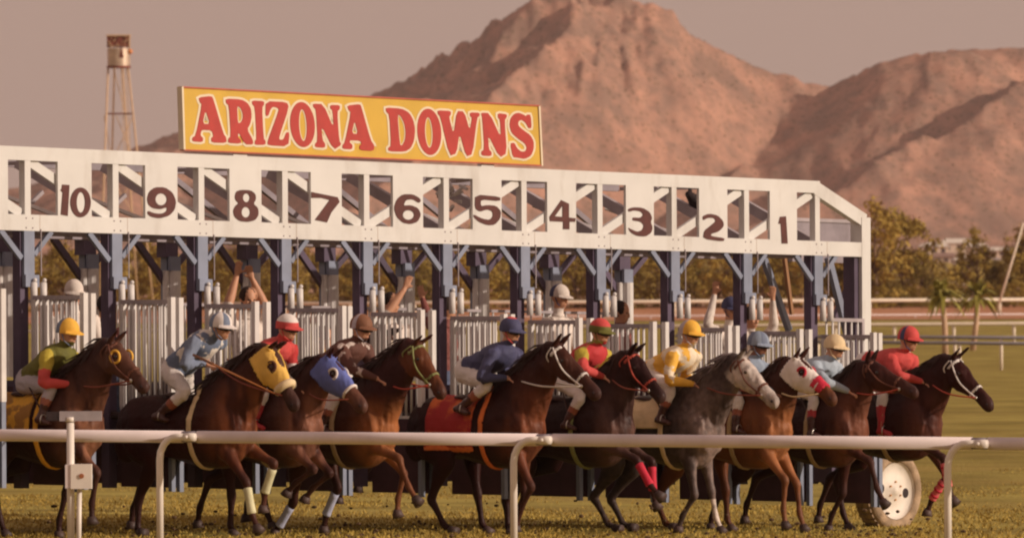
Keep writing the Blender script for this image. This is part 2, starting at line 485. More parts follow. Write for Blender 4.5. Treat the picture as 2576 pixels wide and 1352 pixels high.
# posts with blue face plates, struts
M_seam = mat('seam_rust', (0.42, 0.30, 0.22), .8)  # brown line colour of the panel seams on the bottom chord
for k in range(KMIN, KMAX + 1):
    gpart('weld_seam', M_seam, (uu(k) + 0.155, uu(k) + 0.159, -0.02, 0.0035, WB + 0.002, WB + 0.158))
    mb = MB()
    for dw in (0.03, 0.125):
        for du in (-0.03, 0.06): mb.ball(G(uu(k) + du, 0.003, WB + dw), 0.009, n=6)
    mb.build('bolt_heads', M_grey, gate)
for k in range(KMIN, KMAX + 1):
    u = uu(k)
    gpart('stall_post', M_navy, (u - 0.08, u + 0.03, -0.14, -0.035, 0.60, WB - 0.001))
    mb = MB(); gbox(mb, u - 0.055, u + 0.085, -0.034, 0.0, WB - 0.43, WB - 0.001); gbox(mb, u - 0.055, u + 0.13, -0.03, 0.02, WB - 0.55, WB - 0.431)
    mb.build('face_plate', M_blue, gate)
    gbeam('gusset_strut', M_blue, (u - 0.36, -0.03, WB), (u - 0.075, -0.03, WB - 0.27), 0.055, 0.04)
    gbeam('gusset_strut', M_blue, (u + 0.34, -0.03, WB), (u + 0.10, -0.03, WB - 0.23), 0.05, 0.04)
    mb = MB(); mb.tube([G(u + 0.165, 0.01, WB + 0.02), G(u + 0.165, 0.01, WB - 0.44)], 0.007, 6); mb.build('release_cable', M_grey, gate)
    for du in (0.045, 0.175):
        mb = MB()
        mb.tube([G(u + du, 0.03, 2.40), G(u + du, 0.03, 2.62), G(u + du, 0.03, 2.63), G(u + du, 0.03, WB - 0.54)], [0.036, 0.034, 0.022, 0.022], 10)
        mb.ball(G(u + du, 0.045, 2.645), 0.022)
        mb.build('door_hinge', M_white2, gate, smooth=True)
# doors: two per post, swung open along the horses' way out
DL = 0.68
bar_me = None
def cyl_mesh(name, h, r, m, n=8):
    mb = MB(); mb.tube([(0, 0, 0), (0, 0, h)], r, n)
    return mb.mesh(name, m, smooth=True)
bar_me = cyl_mesh('bar', 1.03, 0.0125, M_white2, 7)
for k in range(KMIN, KMAX + 1):
    for du, tilt in ((0.035, 0.0), (0.175, 0.0)):
        if k == KMIN and du < 0.1: continue
        u = uu(k) + du
        d = bpy.data.objects.new('stall_door', None)
        C.objects.link(d); d.parent = gate; d.location = G(u, 0.03, 0) - gate.location
        d['_w'] = 0
        ang = rnd.uniform(-0.05, 0.05)
        dn = Nd * math.cos(ang) + Gd * math.sin(ang)
        def dp(a, b, w): return dn * a + Vector((-dn.y, dn.x, 0)) * b * -1 + Vector((0, 0, w + SL * u))
        def dbox(mb, a0, a1, b0, b1, w0, w1):
            mb.hexa([dp(a0, b0, w0), dp(a0, b1, w0), dp(a1, b1, w0), dp(a1, b0, w0), dp(a0, b0, w1), dp(a0, b1, w1), dp(a1, b1, w1), dp(a1, b0, w1)])
        mb = MB(); dbox(mb, DL, DL + 0.055, -0.03, 0.03, 1.43, 2.52); mb.build('door_end_post', M_white2, d, origin=(0, 0, 0))
        mb = MB(); dbox(mb, DL + 0.002, DL + 0.05, -0.027, 0.027, 0.60, 1.43); mb.build('door_lower_post', M_blue, d, origin=(0, 0, 0))
        mb = MB(); dbox(mb, 0.0, DL, -0.022, 0.022, 2.455, 2.495); mb.build('door_top_rail', M_grey, d, origin=(0, 0, 0))
        mb = MB(); dbox(mb, 0.0, DL, -0.022, 0.022, 1.40, 1.43); mb.build('door_mid_rail', M_white2, d, origin=(0, 0, 0))
        mb = MB(); dbox(mb, 0.0, 0.045, -0.03, 0.03, 1.43, 2.454); mb.build('door_hinge_post', M_white2, d, origin=(0, 0, 0))
        mb = MB(); dbox(mb, 0.02, DL - 0.002, -0.03, 0.03, 0.64, 1.398); mb.build('door_pad', M_pad, d, origin=(0, 0, 0))
        for j in range(7):
            b = link('bar', bar_me, d, dp(0.105 + j * 0.077, 0, 1.428))
# short bright feet under the pads, partitions, rear frames
part_me = None
for k in range(KMIN, KMAX + 1):
    u = uu(k)
    mb = MB()
    gbox(mb, u - 0.05, u + 0.03, -2.85, -0.165, 0.66, 1.60)
    mb.build('stall_partition', M_pad, gate)
    gpart('partition_rail', M_navy, (u - 0.045, u + 0.025, -2.86, -0.165, 1.601, 1.66))
    gpart('partition_foot', M_blue, (u - 0.03, u + 0.01, -0.6, -0.54, 0.55, 0.66))
    mb = MB()
    gbox(mb, u - 0.04, u + 0.03, -2.97, -2.88, 0.6, WB + 0.02)
    mb.build('rear_post', M_blue, gate)
    mb = MB()
    mb.tube([G(u + 0.02, -2.83, 1.7), G(u + 0.02, -2.83, 2.84)], 0.07, 12)
    mb.tube([G(u - 0.075, -2.86, 1.7), G(u - 0.075, -2.86, 2.84)], 0.035, 10)
    mb.build('rear_post_pad', M_white2, gate, smooth=False)
    gpart('rear_bracket', M_navy, (u - 0.09, u + 0.09, -2.98, -2.84, 2.98, WB + 0.02))
    gpart('rear_gusset', M_blue, (u - 0.06, u + 0.09, -2.84, -2.80, 2.84, 2.99))
    gbeam('rear_strut', M_navy, (u - 0.48, -2.9, WB + 0.02), (u - 0.04, -2.9, WB - 0.42), 0.07, 0.05)
    gbeam('rear_strut', M_navy, (u + 0.42, -2.9, WB + 0.02), (u + 0.03, -2.9, WB - 0.30), 0.06, 0.05)
    # roof members running front to back
    gbeam('roof_brace', M_grey, (u - 0.05, -1.35, WT - 0.10), (u + 0.1, -0.12, WB + 0.12), 0.07, 0.11, Vector((0, 0, 1)))
    if k % 2 == 0: gbeam('roof_joist', M_grey, (u, -2.9, WT - 0.05), (u, -0.1, WT - 0.05), 0.04, 0.04, Vector((0, 0, 1)))
    if k < KMAX:
        if k < 4: gbeam('rear_truss_diagonal', M_grey, (u + 0.05, -2.92, WB + 0.1), (u + 0.6, -2.92, WB + 0.5), 0.04, 0.04)
        else: gbeam('rear_truss_diagonal', M_roof, (u + 0.05, -2.92, WT - 0.1), (u + PITCHW, -2.92, WB + 0.1), 0.06, 0.05)
        gbeam('roof_diagonal', M_white2, (u + 0.15, -2.2, WT - 0.3), (u + 0.75, -1.4, WB + 0.15), 0.035, 0.035)
gpart('rear_top_chord', M_roof, (uu(KMIN), uu(10) - 0.05, -2.98, -2.88, WT - 0.08, WT + 0.01))
gpart('rear_bottom_chord', M_grey, (uu(KMIN), uE, -2.98, -2.88, WB + 0.021, WB + 0.10))
gpart('under_rail', M_roof, (uu(KMIN), uu(10), -0.55, -0.24, WB - 0.03, WB + 0.01))
gpart('under_rail', M_roof, (uu(KMIN), uu(10), -1.6, -1.35, WB - 0.03, WB + 0.01))
# walkway lights / winch clutter in the roof of stall 5 and 2
mb = MB()
for i in range(14):
    a = ghit(rnd.uniform(1135, 1185), rnd.uniform(450, 540), -0.5)
    b = (a[0] + rnd.uniform(-0.15, 0.2), a[1] + rnd.uniform(-0.12, 0.12))
    mb.bar(G(a[0], -0.5 - rnd.random() * 0.3, a[1]), G(b[0], -0.6, b[1]), 0.03, 0.03)
mb.build('release_mechanism', M_white2, gate)
a = ghit(1140, 450, -0.4); b = ghit(1195, 443, -0.4)
gbeam('mechanism_cover', M_grey, (a[0], -0.4, a[1]), (b[0], -0.4, b[1]), 0.09, 0.07)
a = ghit(1745, 500, -0.8)
mb = MB(); mb.tube([G(a[0] - 0.1, -0.8, a[1] + 0.06), G(a[0] + 0.02, -0.8, a[1] - 0.02), G(a[0] + 0.06, -0.8, a[1] - 0.06)], [0.035, 0.075, 0.105], 14); mb.tube([G(a[0] - .06, -0.8, a[1] + 0.05), G(a[0] - .06, -0.8, WT - 0.1)], 0.022); mb.build('horn_speaker', M_black, gate, smooth=True)
# end braces
gbeam('end_brace', M_blue, (ghit(2083, 640, -0.6)[0], -0.6, WB), (ghit(2168, 985, -0.6)[0], -0.6, ghit(2168, 985, -0.6)[1]), 0.075, 0.06)
gbeam('end_brace', M_navy, (ghit(2165, 645, -1.6)[0], -1.6, WB), (ghit(2100, 800, -1.6)[0], -1.6, ghit(2100, 800, -1.6)[1]), 0.075, 0.06)
gbeam('end_brace', M_blue, (ghit(1920, 640, -1.2)[0], -1.2, WB), (ghit(1985, 830, -1.2)[0], -1.2, ghit(1985, 830, -1.2)[1]), 0.065, 0.06)
gbeam('end_brace', mat('brown_pole', (0.30, 0.15, 0.07), 0.7), (ghit(1973, 640, -1.0)[0], -1.0, WB), (ghit(1992, 790, -1.0)[0], -1.0, ghit(1992, 790, -1.0)[1]), 0.04, 0.04)
a0, a1 = uu(10) + 0.1, uE - 0.08
gpart('end_gate_rail', M_grey, (a0, a1 + 0.04, -0.03, 0.01, 2.40, 2.44))
gpart('end_gate_post', M_grey, (a1 - 0.0, a1 + 0.04, -0.03, 0.01, 1.4, 2.40))
for i in range(6):
    link('end_gate_bar', bar_me, gate, G(a0 + 0.05 + i * (a1 - a0) / 6, -0.01, 1.39) - gate.location)
gpart('axle_box', M_navy, (uu(10) - 0.2, uE - 0.1, -0.5, 0.35, 0.62, 0.95))
gpart('frame_sill', M_pad, (uu(KMIN), uE - 0.1, -2.9, -2.7, 0.60, 0.70))
for k in range(KMIN, KMAX):   # low tailboards close the rear of the stalls below the bars
    gpart('tailboard', M_pad, (uu(k) + 0.045, uu(k + 1) - 0.065, -2.82, -2.78, 0.7, 1.62))
    for i in range(5):
        link('tail_bar', cyl_mesh('tail_bar', 0.85, 0.011, M_white2, 6) if (k == KMIN and i == 0) else bpy.data.meshes['tail_bar'], gate, G(uu(k) + 0.15 + i * 0.21, -2.8, 1.62) - gate.location)
    gpart('tail_rail', M_grey, (uu(k) + 0.045, uu(k + 1) - 0.065, -2.82, -2.78, 2.47, 2.50))
# wheel
def wheel():
    c = unp(2246, 1233, F / 226.0)
    ax = Nd.copy()
    up = Vector((0, 0, 1)); sd = up.cross(ax).normalized()
    Rr = 0.43
    w = thing_part('transport_wheel', gate)
    def ring(prof, n, m, name, par):
        vs, fs = [], []
        for i in range(n):
            a = 2 * math.pi * i / n
            d = sd * math.cos(a) + up * math.sin(a)
            for r, t in prof: vs.append(c + d * r + ax * t)
        q = len(prof)
        for i in range(n):
            for j in range(q - 1):
                fs.append((i * q + j, i * q + j + 1, ((i + 1) % n) * q + j + 1, ((i + 1) % n) * q + j))
        mb = MB(); mb.add(vs, fs)
        return mb.build(name, m, par, smooth=True, origin=gate.location)
    ring([(0.315, 0.0), (0.32, 0.04), (0.335, 0.065), (0.38, 0.08), (0.425, 0.065), (0.45, 0.03), (0.455, -0.05), (0.455, -0.15), (0.44, -0.19), (0.38, -0.22), (0.315, -0.18), (0.315, 0.0)], 48, M_tyre, 'tyre', w)
    ring([(0.318, 0.05), (0.318, 0.03), (0.295, 0.02), (0.28, 0.0), (0.15, 0.01), (0.12, 0.03), (0.06, 0.04), (0.05, 0.06), (0.0, 0.065)], 48, mat('wheel_white', (0.74, 0.66, 0.58), 0.6, var=.08, scale=6, dirt=.3), 'rim', w)
    mb = MB()
    for i in range(2):
        a = i * math.pi + 3.0
        p = c + (sd * math.cos(a) + up * math.sin(a)) * 0.215 + ax * 0.001
        mb.tube([p, p + ax * 0.008], 0.055, 14)
    mb.build('rim_hole', M_black, w, origin=gate.location)
    mb = MB()
    for i in range(6):
        a = i * math.pi / 3 + .5; p = c + (sd * math.cos(a) + up * math.sin(a)) * 0.10 + ax * 0.03; mb.tube([p, p + ax * .02], .012, 6)
    kind(mb.build('wheel_nuts', mat('nut_rust', (.5, .25, .1), .6), w, origin=gate.location), 'stuff')
    mb = MB()
    for i in range(40):       # tread blocks
        a = 2 * math.pi * i / 40
        d = sd * math.cos(a) + up * math.sin(a); t = up * math.cos(a) - sd * math.sin(a)
        for z0, z1 in ((-0.17, -0.08), (-0.06, 0.02)):
            p = c + d * 0.457
            mb.hexa([p + ax * z0 - t * 0.022, p + ax * z1 - t * 0.022, p + ax * z1 + t * 0.022, p + ax * z0 + t * 0.022,
                     p + d * 0.012 + ax * z0 - t * 0.022, p + d * 0.012 + ax * z1 - t * 0.022, p + d * 0.012 + ax * z1 + t * 0.022, p + d * 0.012 + ax * z0 + t * 0.022])
    kind(mb.build('tread', M_tyre, w, origin=gate.location), 'stuff')
    mb = MB(); mb.tube([c - ax * 0.1, c - ax * 1.0 + Vector((0, 0, 0.1))], 0.05, 10); mb.build('axle', M_navy, w, origin=gate.location)
def thing_part(name, par):
    o = bpy.data.objects.new(name, None); C.objects.link(o); o.parent = par; o['_w'] = 0
    return o
wheel()

# ------------------------------------------------------------------ traced lettering
def ell(cx, cy, rx, ry, n=28, shear=0.0):
    return [(cx + rx * math.cos(2 * math.pi * i / n) + shear * ry * math.sin(2 * math.pi * i / n), cy + ry * math.sin(2 * math.pi * i / n)) for i in range(n)]
def smoothpoly(p, it=1):
    for _ in range(it):
        q = []
        for i in range(len(p)):
            a, b = p[i], p[(i + 1) % len(p)]
            q.append((a[0] * .8 + b[0] * .2, a[1] * .8 + b[1] * .2)); q.append((a[0] * .2 + b[0] * .8, a[1] * .2 + b[1] * .8))
        p = q
    return p
def area(p): return sum(p[i][0] * p[(i + 1) % len(p)][1] - p[(i + 1) % len(p)][0] * p[i][1] for i in range(len(p))) / 2
def offset(p, o):
    if area(p) < 0: p = p[::-1]
    out = []
    n = len(p)
    for i in range(n):
        a, b, c = Vector(p[i - 1]), Vector(p[i]), Vector(p[(i + 1) % n])
        d1, d2 = (b - a), (c - b)
        if d1.length < 1e-6 or d2.length < 1e-6: out.append(tuple(b)); continue
        d1.normalize(); d2.normalize()
        n1, n2 = Vector((d1.y, -d1.x)), Vector((d2.y, -d2.x))
        m = (n1 + n2)
        if m.length < 0.3: m = n1
        m.normalize()
        k = min(1.6, 1 / max(0.5, m.dot(n1)))
        out.append((b.x + m.x * o * k, b.y + m.y * o * k))
    return out
def plate(name, loops, tf, m, par, v0, v1):
    """loops: outer then holes in pixel units; tf maps to gate (u, w)"""
    pts = [[tf(x, y) for x, y in lp] for lp in loops]
    tri = tessellate_polygon([[Vector((a, b, 0)) for a, b in lp] for lp in pts])
    flat = [q for lp in pts for q in lp]
    vs = [G(a, v1, b) for a, b in flat] + [G(a, v0, b) for a, b in flat]
    n = len(flat)
    fs = [tuple(t) for t in tri]
    o = 0
    for lp in pts:
        for i in range(len(lp)):
            a, b = o + i, o + (i + 1) % len(lp)
            fs.append((a, b, b + n, a + n))
        o += len(lp)
    mb = MB(); mb.add(vs, fs)
    return mb.build(name, m, par)
def tfz(ox, oy, s, v):
    return lambda x, y: ghit(ox + s * x, oy + s * y, v)
n3 = tfz(128.8, 450.8, .21875, 0.0); n4 = tfz(724.5, 466.9, .3125, 0.0); n5 = tfz(1529.5, 450.8, .26876, 0.0)
NUM = [
 ('number_ten', n3, [[(120, 60), (205, 65), (185, 420), (105, 405), (125, 150), (100, 125), (115, 105)]], 0),
 ('number_ten', n3, [ell(332, 265, 118, 172), ell(335, 265, 48, 118)], 0),
 ('number_nine', n3, [[(1095, 220), (1120, 140), (1190, 90), (1300, 90), (1390, 150), (1432, 250), (1415, 350), (1350, 420), (1240, 450), (1140, 430), (1100, 395), (1105, 360), (1180, 390), (1270, 395), (1320, 365), (1325, 320), (1250, 345), (1160, 330), (1110, 290)], ell(1258, 230, 65, 68)], 1),
 ('number_eight', n3, [[(2105, 200), (2120, 140), (2180, 120), (2290, 125), (2345, 170), (2350, 230), (2320, 280), (2375, 330), (2380, 410), (2340, 470), (2260, 490), (2160, 480), (2100, 430), (2085, 360), (2110, 305), (2150, 275), (2115, 240)], ell(2238, 212, 38, 50), ell(2232, 378, 48, 60)], 1),
 ('number_seven', n4, [[(185, 50), (395, 92), (412, 130), (345, 215), (310, 295), (212, 275), (330, 115), (265, 98), (185, 98)]], 0),
 ('number_six', n4, [[(1068, 120), (1050, 140), (1000, 108), (945, 115), (925, 160), (985, 155), (1045, 180), (1068, 235), (1040, 290), (985, 310), (920, 298), (870, 250), (848, 180), (870, 110), (920, 68), (1000, 68), (1050, 95)], ell(965, 235, 45, 38)], 1),
 ('number_five', n4, [[(1503, 70), (1705, 88), (1705, 125), (1548, 110), (1548, 165), (1600, 155), (1670, 160), (1712, 205), (1705, 265), (1660, 315), (1600, 318), (1530, 290), (1490, 250), (1490, 230), (1560, 265), (1620, 275), (1645, 245), (1640, 205), (1600, 190), (1540, 210), (1500, 180)]], 1),
 ('number_four', n4, [[(2195, 115), (2258, 145), (2258, 255), (2312, 262), (2308, 290), (2262, 290), (2262, 350), (2210, 350), (2210, 290), (2105, 285), (2100, 250)], [(2205, 160), (2205, 250), (2145, 245)]], 0),
 ('number_three', n5, [[(180, 280), (230, 260), (320, 265), (385, 305), (410, 360), (395, 400), (415, 450), (400, 500), (350, 535), (270, 530), (210, 500), (180, 450), (220, 470), (270, 490), (315, 475), (330, 430), (300, 395), (225, 385), (225, 355), (300, 360), (325, 330), (300, 300), (240, 290), (190, 305)]], 1),
 ('number_two', n5, [[(880, 345), (940, 320), (1020, 335), (1075, 390), (1080, 440), (1030, 490), (960, 510), (960, 530), (1090, 550), (1075, 582), (885, 555), (895, 480), (960, 430), (1005, 390), (985, 360), (930, 360), (885, 385)]], 1),
 ('number_one', n5, [[(1605, 350), (1662, 345), (1678, 600), (1622, 600), (1612, 415), (1590, 415)]], 0)]
for nm, tf, loops, sm in NUM:
    lp = [smoothpoly(loops[0])] + loops[1:] if sm else loops
    o = plate(nm, lp, tf, M_num, gate, 0.003, 0.009)
    o['label'] = 'maroon ' + nm.replace('_', ' ') + ' painted on the white panel'

# ------------------------------------------------------------------ sign board
SV = 0.02
sc4 = [ghit(457, 218, SV), ghit(1355, 267, SV), ghit(1362, 417, SV), ghit(462, 376, SV)]
sign = thing('sign_board', 'yellow board with big red cream-edged slab lettering standing on the gate roof', 'sign', G(sc4[3][0], SV, sc4[3][1]))
mb = MB()
bl, br, tr, tl = sc4[3], sc4[2], sc4[1], sc4[0]
mb.hexa([G(bl[0], SV - .06, bl[1]), G(br[0], SV - .06, br[1]), G(br[0], SV, br[1]), G(bl[0], SV, bl[1]), G(tl[0], SV - .06, tl[1]), G(tr[0], SV - .06, tr[1]), G(tr[0], SV, tr[1]), G(tl[0], SV, tl[1])])
mb.build('board', M_yel, sign)
for a, b in ((bl, tl), (tr, br)):
    mb = MB(); mb.bar(G(a[0], SV - .02, a[1]), G(b[0], SV - .02, b[1]), 0.025, 0.07, Nd)
    mb.build('edge_trim', M_cream, sign)
for a, b in ((bl, br), (tl, tr)):
    mb = MB(); mb.bar(G(a[0], SV - .02, a[1] - .004), G(b[0], SV - .02, b[1] + .004), 0.014, 0.066, Nd)
    mb.build('edge_rail', mat('sign_edge_red', (0.45, 0.10, 0.06), 0.6), sign)
for px in (610, 1232):
    u, w = ghit(px, 400)
    gpart('sign_bracket', M_white2, (u - 0.12, u + 0.08, -0.07, -0.01, WT + 0.001, WT + 0.07))
t1 = tfz(450.8, 209.3, .19376, SV); t2 = tfz(933.8, 241.5, .175, SV)
LET = [
 ('letter_a', t1, [[(245, 185), (415, 165), (440, 215), (570, 660), (605, 705), (610, 775), (415, 770), (410, 710), (440, 690), (418, 612), (300, 605), (278, 625), (270, 680), (305, 710), (300, 765), (165, 755), (165, 705), (210, 680), (290, 275), (265, 250)], [(335, 345), (395, 530), (298, 525)]]),
 ('letter_r', t1, [[(600, 200), (800, 210), (880, 255), (925, 330), (935, 430), (915, 530), (875, 600), (950, 735), (955, 795), (850, 795), (762, 630), (755, 700), (800, 740), (790, 785), (630, 775), (630, 720), (665, 690), (640, 290), (600, 255)], [(745, 290), (790, 320), (820, 390), (820, 460), (795, 510), (755, 520)]]),
 ('letter_i', t1, [[(940, 225), (1095, 232), (1095, 285), (1070, 310), (1090, 720), (1115, 745), (1115, 800), (975, 800), (975, 750), (998, 725), (975, 310), (940, 270)]]),
 ('letter_z', t1, [[(1118, 232), (1390, 245), (1418, 315), (1290, 700), (1300, 735), (1350, 730), (1385, 635), (1425, 640), (1410, 820), (1145, 805), (1140, 755), (1290, 350), (1275, 320), (1215, 305), (1180, 335), (1150, 425), (1115, 425)]]),
 ('letter_o', t1, [ell(1595, 537, 160, 293, 36, 0.06), ell(1600, 545, 50, 205, 24, 0.05)]),
 ('letter_n', t1, [[(1730, 265), (1865, 272), (2000, 590), (1985, 350), (1955, 330), (1955, 282), (2080, 285), (2078, 340), (2045, 365), (2070, 740), (2100, 800), (1998, 865), (1840, 545), (1855, 740), (1890, 785), (1885, 840), (1760, 830), (1755, 790), (1790, 750), (1770, 345), (1735, 310)]]),
 ('letter_a', t1, [[(2175, 290), (2340, 270), (2360, 310), (2480, 740), (2530, 810), (2520, 880), (2340, 868), (2335, 810), (2365, 790), (2345, 745), (2215, 740), (2205, 765), (2245, 800), (2240, 860), (2115, 850), (2115, 800), (2145, 770), (2225, 380), (2195, 350)], [(2272, 480), (2318, 660), (2235, 650)]]),
 ('letter_d', t2, [[(205, 165), (430, 180), (540, 240), (600, 350), (625, 480), (610, 640), (560, 750), (480, 800), (245, 795), (235, 745), (280, 715), (255, 270), (205, 220)], [(370, 260), (420, 290), (470, 390), (490, 520), (480, 630), (440, 710), (405, 700)]]),
 ('letter_o', t2, [ell(828, 515, 172, 333, 36, 0.06), ell(822, 525, 55, 218, 24, 0.05)]),
 ('letter_w', t2, [[(950, 205), (1140, 215), (1135, 275), (1110, 300), (1178, 560), (1225, 215), (1330, 222), (1410, 500), (1445, 310), (1415, 290), (1415, 235), (1550, 240), (1550, 290), (1515, 310), (1450, 835), (1360, 870), (1262, 520), (1220, 825), (1120, 860), (985, 290), (950, 260)]]),
 ('letter_n', t2, [[(1570, 240), (1695, 245), (1860, 610), (1845, 340), (1815, 310), (1815, 245), (1945, 262), (1940, 310), (1910, 345), (1945, 820), (1840, 885), (1672, 550), (1685, 765), (1725, 805), (1720, 865), (1580, 855), (1575, 795), (1620, 770), (1590, 310)]]),
 ('letter_s', t2, [[(2240, 265), (2285, 270), (2300, 460), (2255, 465), (2210, 380), (2150, 340), (2105, 370), (2110, 430), (2180, 490), (2280, 560), (2330, 650), (2330, 760), (2290, 860), (2200, 905), (2100, 885), (2030, 880), (1990, 680), (2050, 670), (2090, 750), (2150, 800), (2210, 795), (2230, 740), (2200, 680), (2100, 610), (2010, 530), (1980, 420), (1995, 320), (2050, 255), (2110, 240), (2180, 265), (2215, 290)]])]
for i, (nm, tf, loops) in enumerate(LET):
    L2 = [smoothpoly(loops[0]) if len(loops[0]) < 30 or nm == 'letter_s' else loops[0]] + [smoothpoly(h) if len(h) < 20 else h for h in loops[1:]]
    big = [offset(L2[0], 30)] + [offset(h, -14) for h in L2[1:]]
    plate('outline', big, tf, M_cream, sign, SV + 0.001, SV + 0.003 + 0.0006 * (i % 3))
    plate(nm, L2, tf, M_red, sign, SV + 0.002, SV + 0.008 + 0.0006 * (i % 2))
# ------------------------------------------------------------------ near running rail (goose-neck posts)
def near_rail():
    # rail line: through (0, 1093) at scale 243 and (2560, 1116) at scale 262
    def rp(px):
        t = px / 2560.0
        y = lerp(1093.5, 1115.5, t)
        return unp(px, y, lerp(F / 280.0, F / 301.0, t))
    A, B = rp(-400), rp(2900)
    d = (B - A).normalized()
    rail = thing('running_rail', 'near white round plastic running rail on curved posts in front of the horses', 'rail', (rp(1288).x, rp(1288).y, ground_z(rp(1288).x, rp(1288).y)))
    def onl(px):
        best = min((abs(proj(A + (B - A) * (i / 4000.0))[0] - px), i) for i in range(0, 4001, 4))
        return A + (B - A) * (best[1] / 4000.0)
    joints = [480, 1372, 2466]
    pj = [onl(j) for j in joints]
    segs = [A] + pj + [B]
    for i in range(4):
        a, b = segs[i], segs[i + 1]
        mb = MB(); mb.tube([a + d * (0.075 if i else 0), b - d * (0.075 if i < 3 else 0)], 0.054, 24); mb.build('rail_tube', M_rail, rail, smooth=True)
    for i, p in enumerate(pj):
        mb = MB(); mb.tube([p - d * 0.075, p + d * 0.075], 0.050, 24); mb.build('joint_sleeve', M_roof, rail, smooth=True)
        # post: rises behind-left of the joint and bends over to it, on the camera side
        side = Vector((-d.y, d.x, 0)).normalized()
        if side.y > 0: side = -side
        q = p + side * 0.095
        base = p - d * 0.26 + side * 0.095
        gz = ground_z(base.x, base.y)
        pts = [Vector((base.x, base.y, gz - 0.05)), Vector((base.x, base.y, p.z - 0.20))]
        for a in (20, 40, 60, 78, 90):
            c = Vector((base.x, base.y, p.z - 0.20)) + d * 0.17
            pts.append(c - d * 0.17 * math.cos(R(a)) + Vector((0, 0, 0.20 * math.sin(R(a)))))
        pts.append(q + Vector((0, 0, 0.0)) + d * 0.0)
        mb = MB(); mb.tube(pts, [0.031] * (len(pts) - 1) + [0.033], 16); mb.build('post', M_railpost, rail, smooth=True)
        mb = MB(); mb.tube([q, q + d * 0.10], 0.036, 16); mb.tube([q + d * 0.05, p], 0.022, 10); mb.ball(q + d * 0.03 + side * 0.035, 0.018); mb.build('clamp', M_railpost, rail, smooth=True)
def proj(P):
    l = CM.inverted() @ Vector(P)
    return (PW / 2 + F * l.x / -l.z, PH / 2 - F * l.y / -l.z)
near_rail()

# photo-cell pole by the rail
def cell_pole():
    Y = F / 284.0
    b = unp(178, 1352, Y); gz = ground_z(b.x, b.y)
    t = thing('sensor_pole', 'cream pole with square white junction box and grey plate by the near rail', 'sensor pole', (b.x, b.y, gz))
    def q(px, py, dy=0): return unp(px, py, Y - dy)
    x1 = q(177, 1060)
    mb = MB(); mb.tube([Vector((x1.x, x1.y, gz - 0.05)), Vector((x1.x, x1.y, q(177, 1062).z))], 0.034, 14); mb.build('pole', M_railpost, t, smooth=True)
    x2 = q(201, 1352)
    mb = MB(); mb.tube([Vector((x2.x - 0.01, x2.y - 0.05, gz - 0.05)), Vector((x2.x + 0.0, x2.y - 0.03, q(205, 1215).z))], 0.022, 12); mb.build('conduit', M_railpost, t, smooth=True)
    a, b2 = q(165, 1228, 0.09), q(231, 1166, 0.09)
    mb = MB(); mb.box((a.x + 0.05, a.y - 0.06, a.z), (b2.x, a.y + 0.06, b2.z)); bx = mb.build('junction_box', M_railpost, t)
    mb = MB(); mb.box((a.x, a.y - 0.05, a.z + 0.005), (a.x + 0.049, a.y + 0.05, b2.z - 0.005)); mb.build('box_hinge_side', M_rail, bx, origin=t.location)
    c = q(205, 1196, 0.158)
    mb = MB(); mb.tube([c + Vector((0, 0.025, 0)), c + Vector((0, -0.002, 0))], 0.022, 12); mb.build('keyhole', mat('rust', (0.35, 0.12, 0.05), 0.8), bx, origin=t.location)
    a, b2 = q(150, 1058), q(256, 1033)
    mb = MB(); mb.box((a.x, a.y - 0.03, a.z), (b2.x, a.y + 0.03, b2.z)); pl = mb.build('plate', M_grey, t)
    a3 = q(116, 1058)
    mb = MB(); mb.box((a3.x, a.y - 0.026, a.z + 0.004), (a.x - 0.004, a.y + 0.026, b2.z - 0.004)); mb.build('plate_dark_end', M_black, t)
    mb = MB(); mb.tube([Vector((x1.x, x1.y, q(177, 1060).z)), Vector((x1.x, x1.y, q(177, 1048).z))], 0.045, 10); mb.build('pole_cap', M_railpost, t, smooth=True)
cell_pole()

# ------------------------------------------------------------------ far rails
def far_rail(name, label, pts, hgt, r, spacing, m, mp, double=0, y0off=0):
    """pts: two (px, py, Y) of the rail's centre line; posts stand on the ground"""
    A, B = unp(*pts[0]), unp(*pts[1])
    c = (A + B) / 2
    t = thing(name, label, 'rail', (c.x, c.y, ground_z(c.x, c.y)))
    L = (B - A).length
    mb = MB(); mb.tube([A, B], r, 10); mb.build('rail_tube', m, t, smooth=True)
    if double:
        o = Vector((0, 0, -double)); mb = MB(); mb.tube([A + o, B + o], r * 0.9, 10); mb.build('rail_tube', m, t, smooth=True)
    n = int(L / spacing)
    for i in range(n + 1):
        p = A + (B - A) * ((i * spacing + y0off) / L)
        g = ground_z(p.x, p.y)
        mb = MB()
        if double:
            dd = (B - A).normalized()
            base = p + Vector((0.28, -0.35, 0)); 
            mb.tube([(base.x, base.y, ground_z(base.x, base.y) - .05), (base.x, base.y, p.z - double - 0.16), (base.x - .05, base.y + .1, p.z - double - .05), p + Vector((0, -0.05, -0.02))], r * 0.9, 8)
        else:
            mb.tube([(p.x, p.y, g - 0.05), (p.x, p.y, p.z)], r * 0.85, 8)
        mb.build('post', mp, t, smooth=True)
M_far = mat('far_rail_paint', (0.78, 0.66, 0.52), 0.6, var=0.05)
M_farb = mat('grey_blue_rail', (0.27, 0.25, 0.28), 0.5, var=0.1)
far_rail('running_rail', 'farthest white rail running along the tree line behind the track', [(-150, 768, 452), (2750, 752, 452)], 1.1, 0.115, 4.1, M_far, M_far, y0off=1.2)
far_rail('running_rail', 'white middle rail along the near edge of the dirt track', [(-150, 835, 335), (2750, 812, 300)], 1.1, 0.085, 2.95, M_far, M_far, y0off=2.0)
